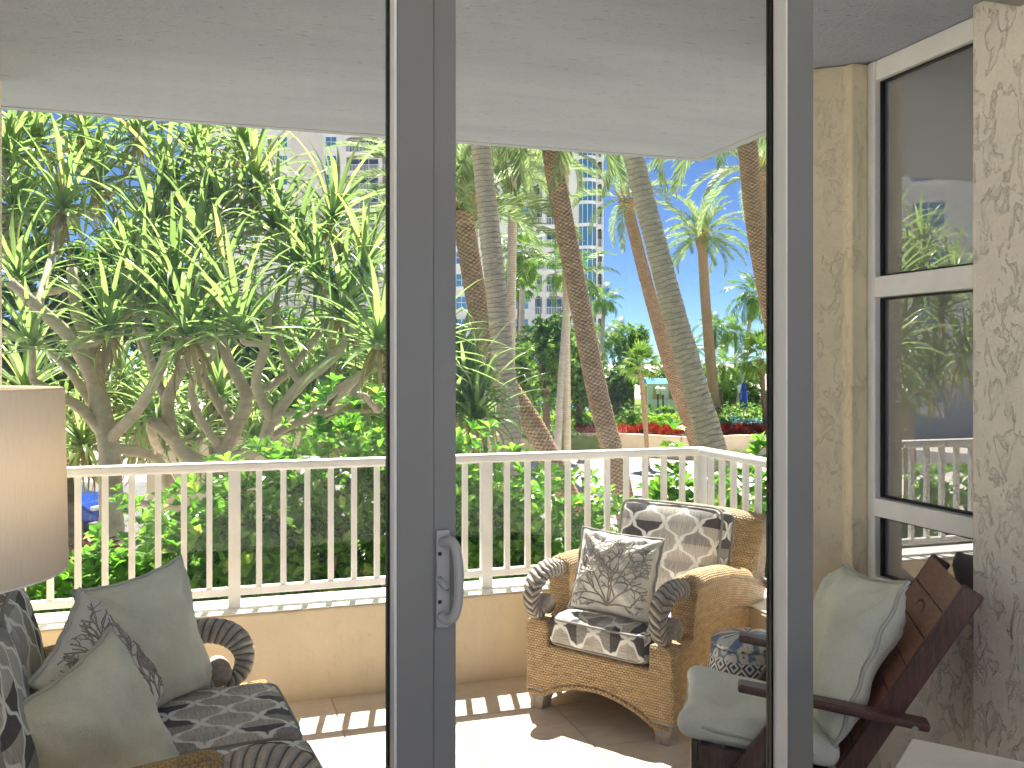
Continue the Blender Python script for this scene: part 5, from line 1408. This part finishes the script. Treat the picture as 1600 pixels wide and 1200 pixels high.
car('white car parked out beyond the left end of the patio', (cq.x, cq.y, GZ + .13), R(40), 'car_white')

# ------------------------------------------------------------------ apartment towers
def tower(label, Y, px0, px1, cols, zs, dz, nf, depth=14, rz=None, org=None):
    """facade local frame: x to the right along the facade, y away from the viewer, z up"""
    o0 = P(px0, HOR, Y) if org is None else org
    t_ = thing('apartment_tower', label, 'building', (o0.x, o0.y, 0), -YAW if rz is None else rz)
    k_ = Y / FPX
    X = lambda px: (px - px0) * k_
    W = X(px1); H0, H1 = GZ, zs + nf * dz + 3
    D = depth
    MB().box(0, W, 1.9, D, H0, H1 - .5).obj('core', 'tower_shade', t_)
    edge = 0
    openings = sorted([c for c in cols if c[2] != 'pink'], key=lambda c: c[0])
    for c in openings + [(px1, px1, 'end')]:
        x0 = X(c[0])
        if x0 - edge > .05:
            MB().box(edge, x0, 0, 1.9, H0, H1).obj('wall', 'tower_wall', t_)
        edge = X(c[1])
    for c in cols:
        if c[2] == 'pink': MB().box(X(c[0]), X(c[1]), -.12, -.002, H0, H1).obj('wall_panel', 'tower_pink', t_)
    meshes = {}
    for ci, (a, b_, kind) in enumerate(openings):
        x0, x1 = X(a), X(b_); w_ = x1 - x0
        lo = H0
        for f in range(nf):
            z0 = zs + f * dz
            if kind in ('win', 'winw'):
                s0, s1 = z0 + .75, z0 + dz - .55
                MB().box(x0, x1, .005, 1.9, lo, s0).obj('wall', 'tower_wall', t_)
                lo = s1
                fr_ = MB(); tf = .09
                fr_.box(x0, x0 + tf, .12, .28, s0, s1); fr_.box(x1 - tf, x1, .12, .28, s0, s1)
                fr_.box(x0 + tf, x1 - tf, .12, .28, s0, s0 + tf); fr_.box(x0 + tf, x1 - tf, .12, .28, s1 - tf, s1)
                cx = (x0 + x1) / 2; cz = (s0 + s1) / 2
                fr_.box(cx - .04, cx + .04, .13, .27, s0 + tf, s1 - tf); fr_.box(x0 + tf, x1 - tf, .135, .265, cz - .04, cz + .04)
                wn_ = fr_.obj('window', 'window_white', t_)
                for (u0, u1) in ((x0 + tf, cx - .04), (cx + .04, x1 - tf)):
                    for (v0, v1) in ((s0 + tf, cz - .04), (cz + .04, s1 - tf)):
                        MB().box(u0, u1, .19, .21, v0, v1).obj('pane', 'tower_glass', wn_)
                MB().box(x0 - .1, x1 + .1, -.14, .118, s0 - .16, s0 - .003).obj('sill', 'tower_white', wn_)
            elif kind in ('arch', 'balc'):
                s0, s1 = z0, z0 + dz - .55
                n = 8; rise = min(.35 if kind == 'balc' else w_ * .45, .8)
                arch_ = [(x1, s1 + .6)] + [(x0 + w_ * (1 - j / n), s1 - rise + rise * math.sin(PI * j / n) ** .6) for j in range(n + 1)] + [(x0, s1 + .6)]
                MB().prism(arch_, 0.004, .35, 'xz').obj('arch', 'tower_wall', t_)
                MB().box(x0, x1, -.10 if kind == 'balc' else .006, 1.9, z0 - .28, z0).obj('balcony_slab', 'tower_white', t_)
                wn_ = MB().box(x0 + .1, x1 - .1, 1.75, 1.80, z0 + .05, s1 - .1).obj('window', 'window_white', t_)
                nn_ = 3 if kind == 'balc' else 1
                for j in range(nn_):
                    u0 = x0 + .2 + (w_ - .4) * j / nn_; MB().box(u0 + .05, u0 + (w_ - .4) / nn_ - .05, 1.72, 1.748, z0 + .1, s1 - .3).obj('pane', 'tower_glass_dark', wn_)
                rb = MB().box(x0, x1, .10, .15, z0 + .95, z0 + 1.03)
                nb = max(3, int(w_ / .22))
                for j in range(nb):
                    xx = x0 + w_ * (j + .5) / nb; rb.box(xx - .035, xx + .035, .105, .145, z0 + .02, z0 + .949)
                rb.obj('balcony_railing', 'tower_white', t_)
            elif kind == 'bay':
                R_ = w_ * .62; cx = (x0 + x1) / 2; h_ = w_ / 2; cyy = math.sqrt(R_ * R_ - h_ * h_)
                a0 = math.asin(h_ / R_)
                npn = 4
                sp = MB()
                arc = [(cx + R_ * math.sin(-a0 + 2 * a0 * j / 8), cyy - R_ * math.cos(-a0 + 2 * a0 * j / 8)) for j in range(9)]
                sp.prism(arc + [(x1, 1.9), (x0, 1.9)], z0 - .3, z0 + .15).obj('spandrel', 'tower_white', t_)
                for j in range(npn):
                    p0, p1 = arc[2 * j], arc[2 * j + 2]; pm_ = arc[2 * j + 1]
                    q = MB()
                    s0, s1 = z0 + .153, z0 + dz - .303
                    q.prism([(p0[0] + .05, p0[1] + .08), pm_[0:2] and (pm_[0], pm_[1] + .08), (p1[0] - .05, p1[1] + .08), (p1[0] - .05, p1[1] + .12), (p0[0] + .05, p0[1] + .12)], s0, s1)
                    q.obj('pane', 'tower_glass', t_)
                    MB().box(p0[0] - .045, p0[0] + .045, p0[1] + .02, p0[1] + .2, s0, s1).obj('mullion', 'window_white', t_)
        if kind in ('win', 'winw'):
            MB().box(x0, x1, .005, 1.9, lo, H1).obj('wall', 'tower_wall', t_)
            # reveal back
            MB().box(x0, x1, .40, .45, H0, H1 - .2).obj('reveal', 'tower_shade', t_)
    MB().box(-.4, W + .4, -.5, D + .4, H1, H1 + .7).obj('cornice', 'tower_white', t_)
    return t_
Yb = 128
tower('pale tower with round blue glass bay at the right of the garden', Yb, 660, 943, [(668, 690, 'win'), (712, 730, 'win'), (802, 826, 'win'), (836, 847, 'arch'), (853, 881, 'balc'), (904, 931, 'bay'), (934, 941, 'arch')],
      P(800, 421, Yb).z - 3.1 * 5, 3.1, 11)
Ya = 150
tower('pinkish white tower with arched balconies behind the pandanus leaves', Ya, 290, 655, [(330, 346, 'win'), (380, 396, 'win'), (433, 449, 'win'), (454, 503, 'pink'), (508, 526, 'win'), (541, 591, 'balc'), (597, 645, 'balc')],
      P(560, 237, Ya).z - 3.05 * 10, 3.05, 14)
# block standing off to the left; seen mirrored in the tall window
q = Vector((-52, 38, 0))
tower('cream apartment block beyond the left of the patio mirrored in the window', 70, 0, 900, [(k * 100 + 20, k * 100 + 62, 'win') if k % 2 else (k * 100 + 5, k * 100 + 80, 'balc') for k in range(9)], GZ + .3, 3.1, 7, 12, R(42), q)
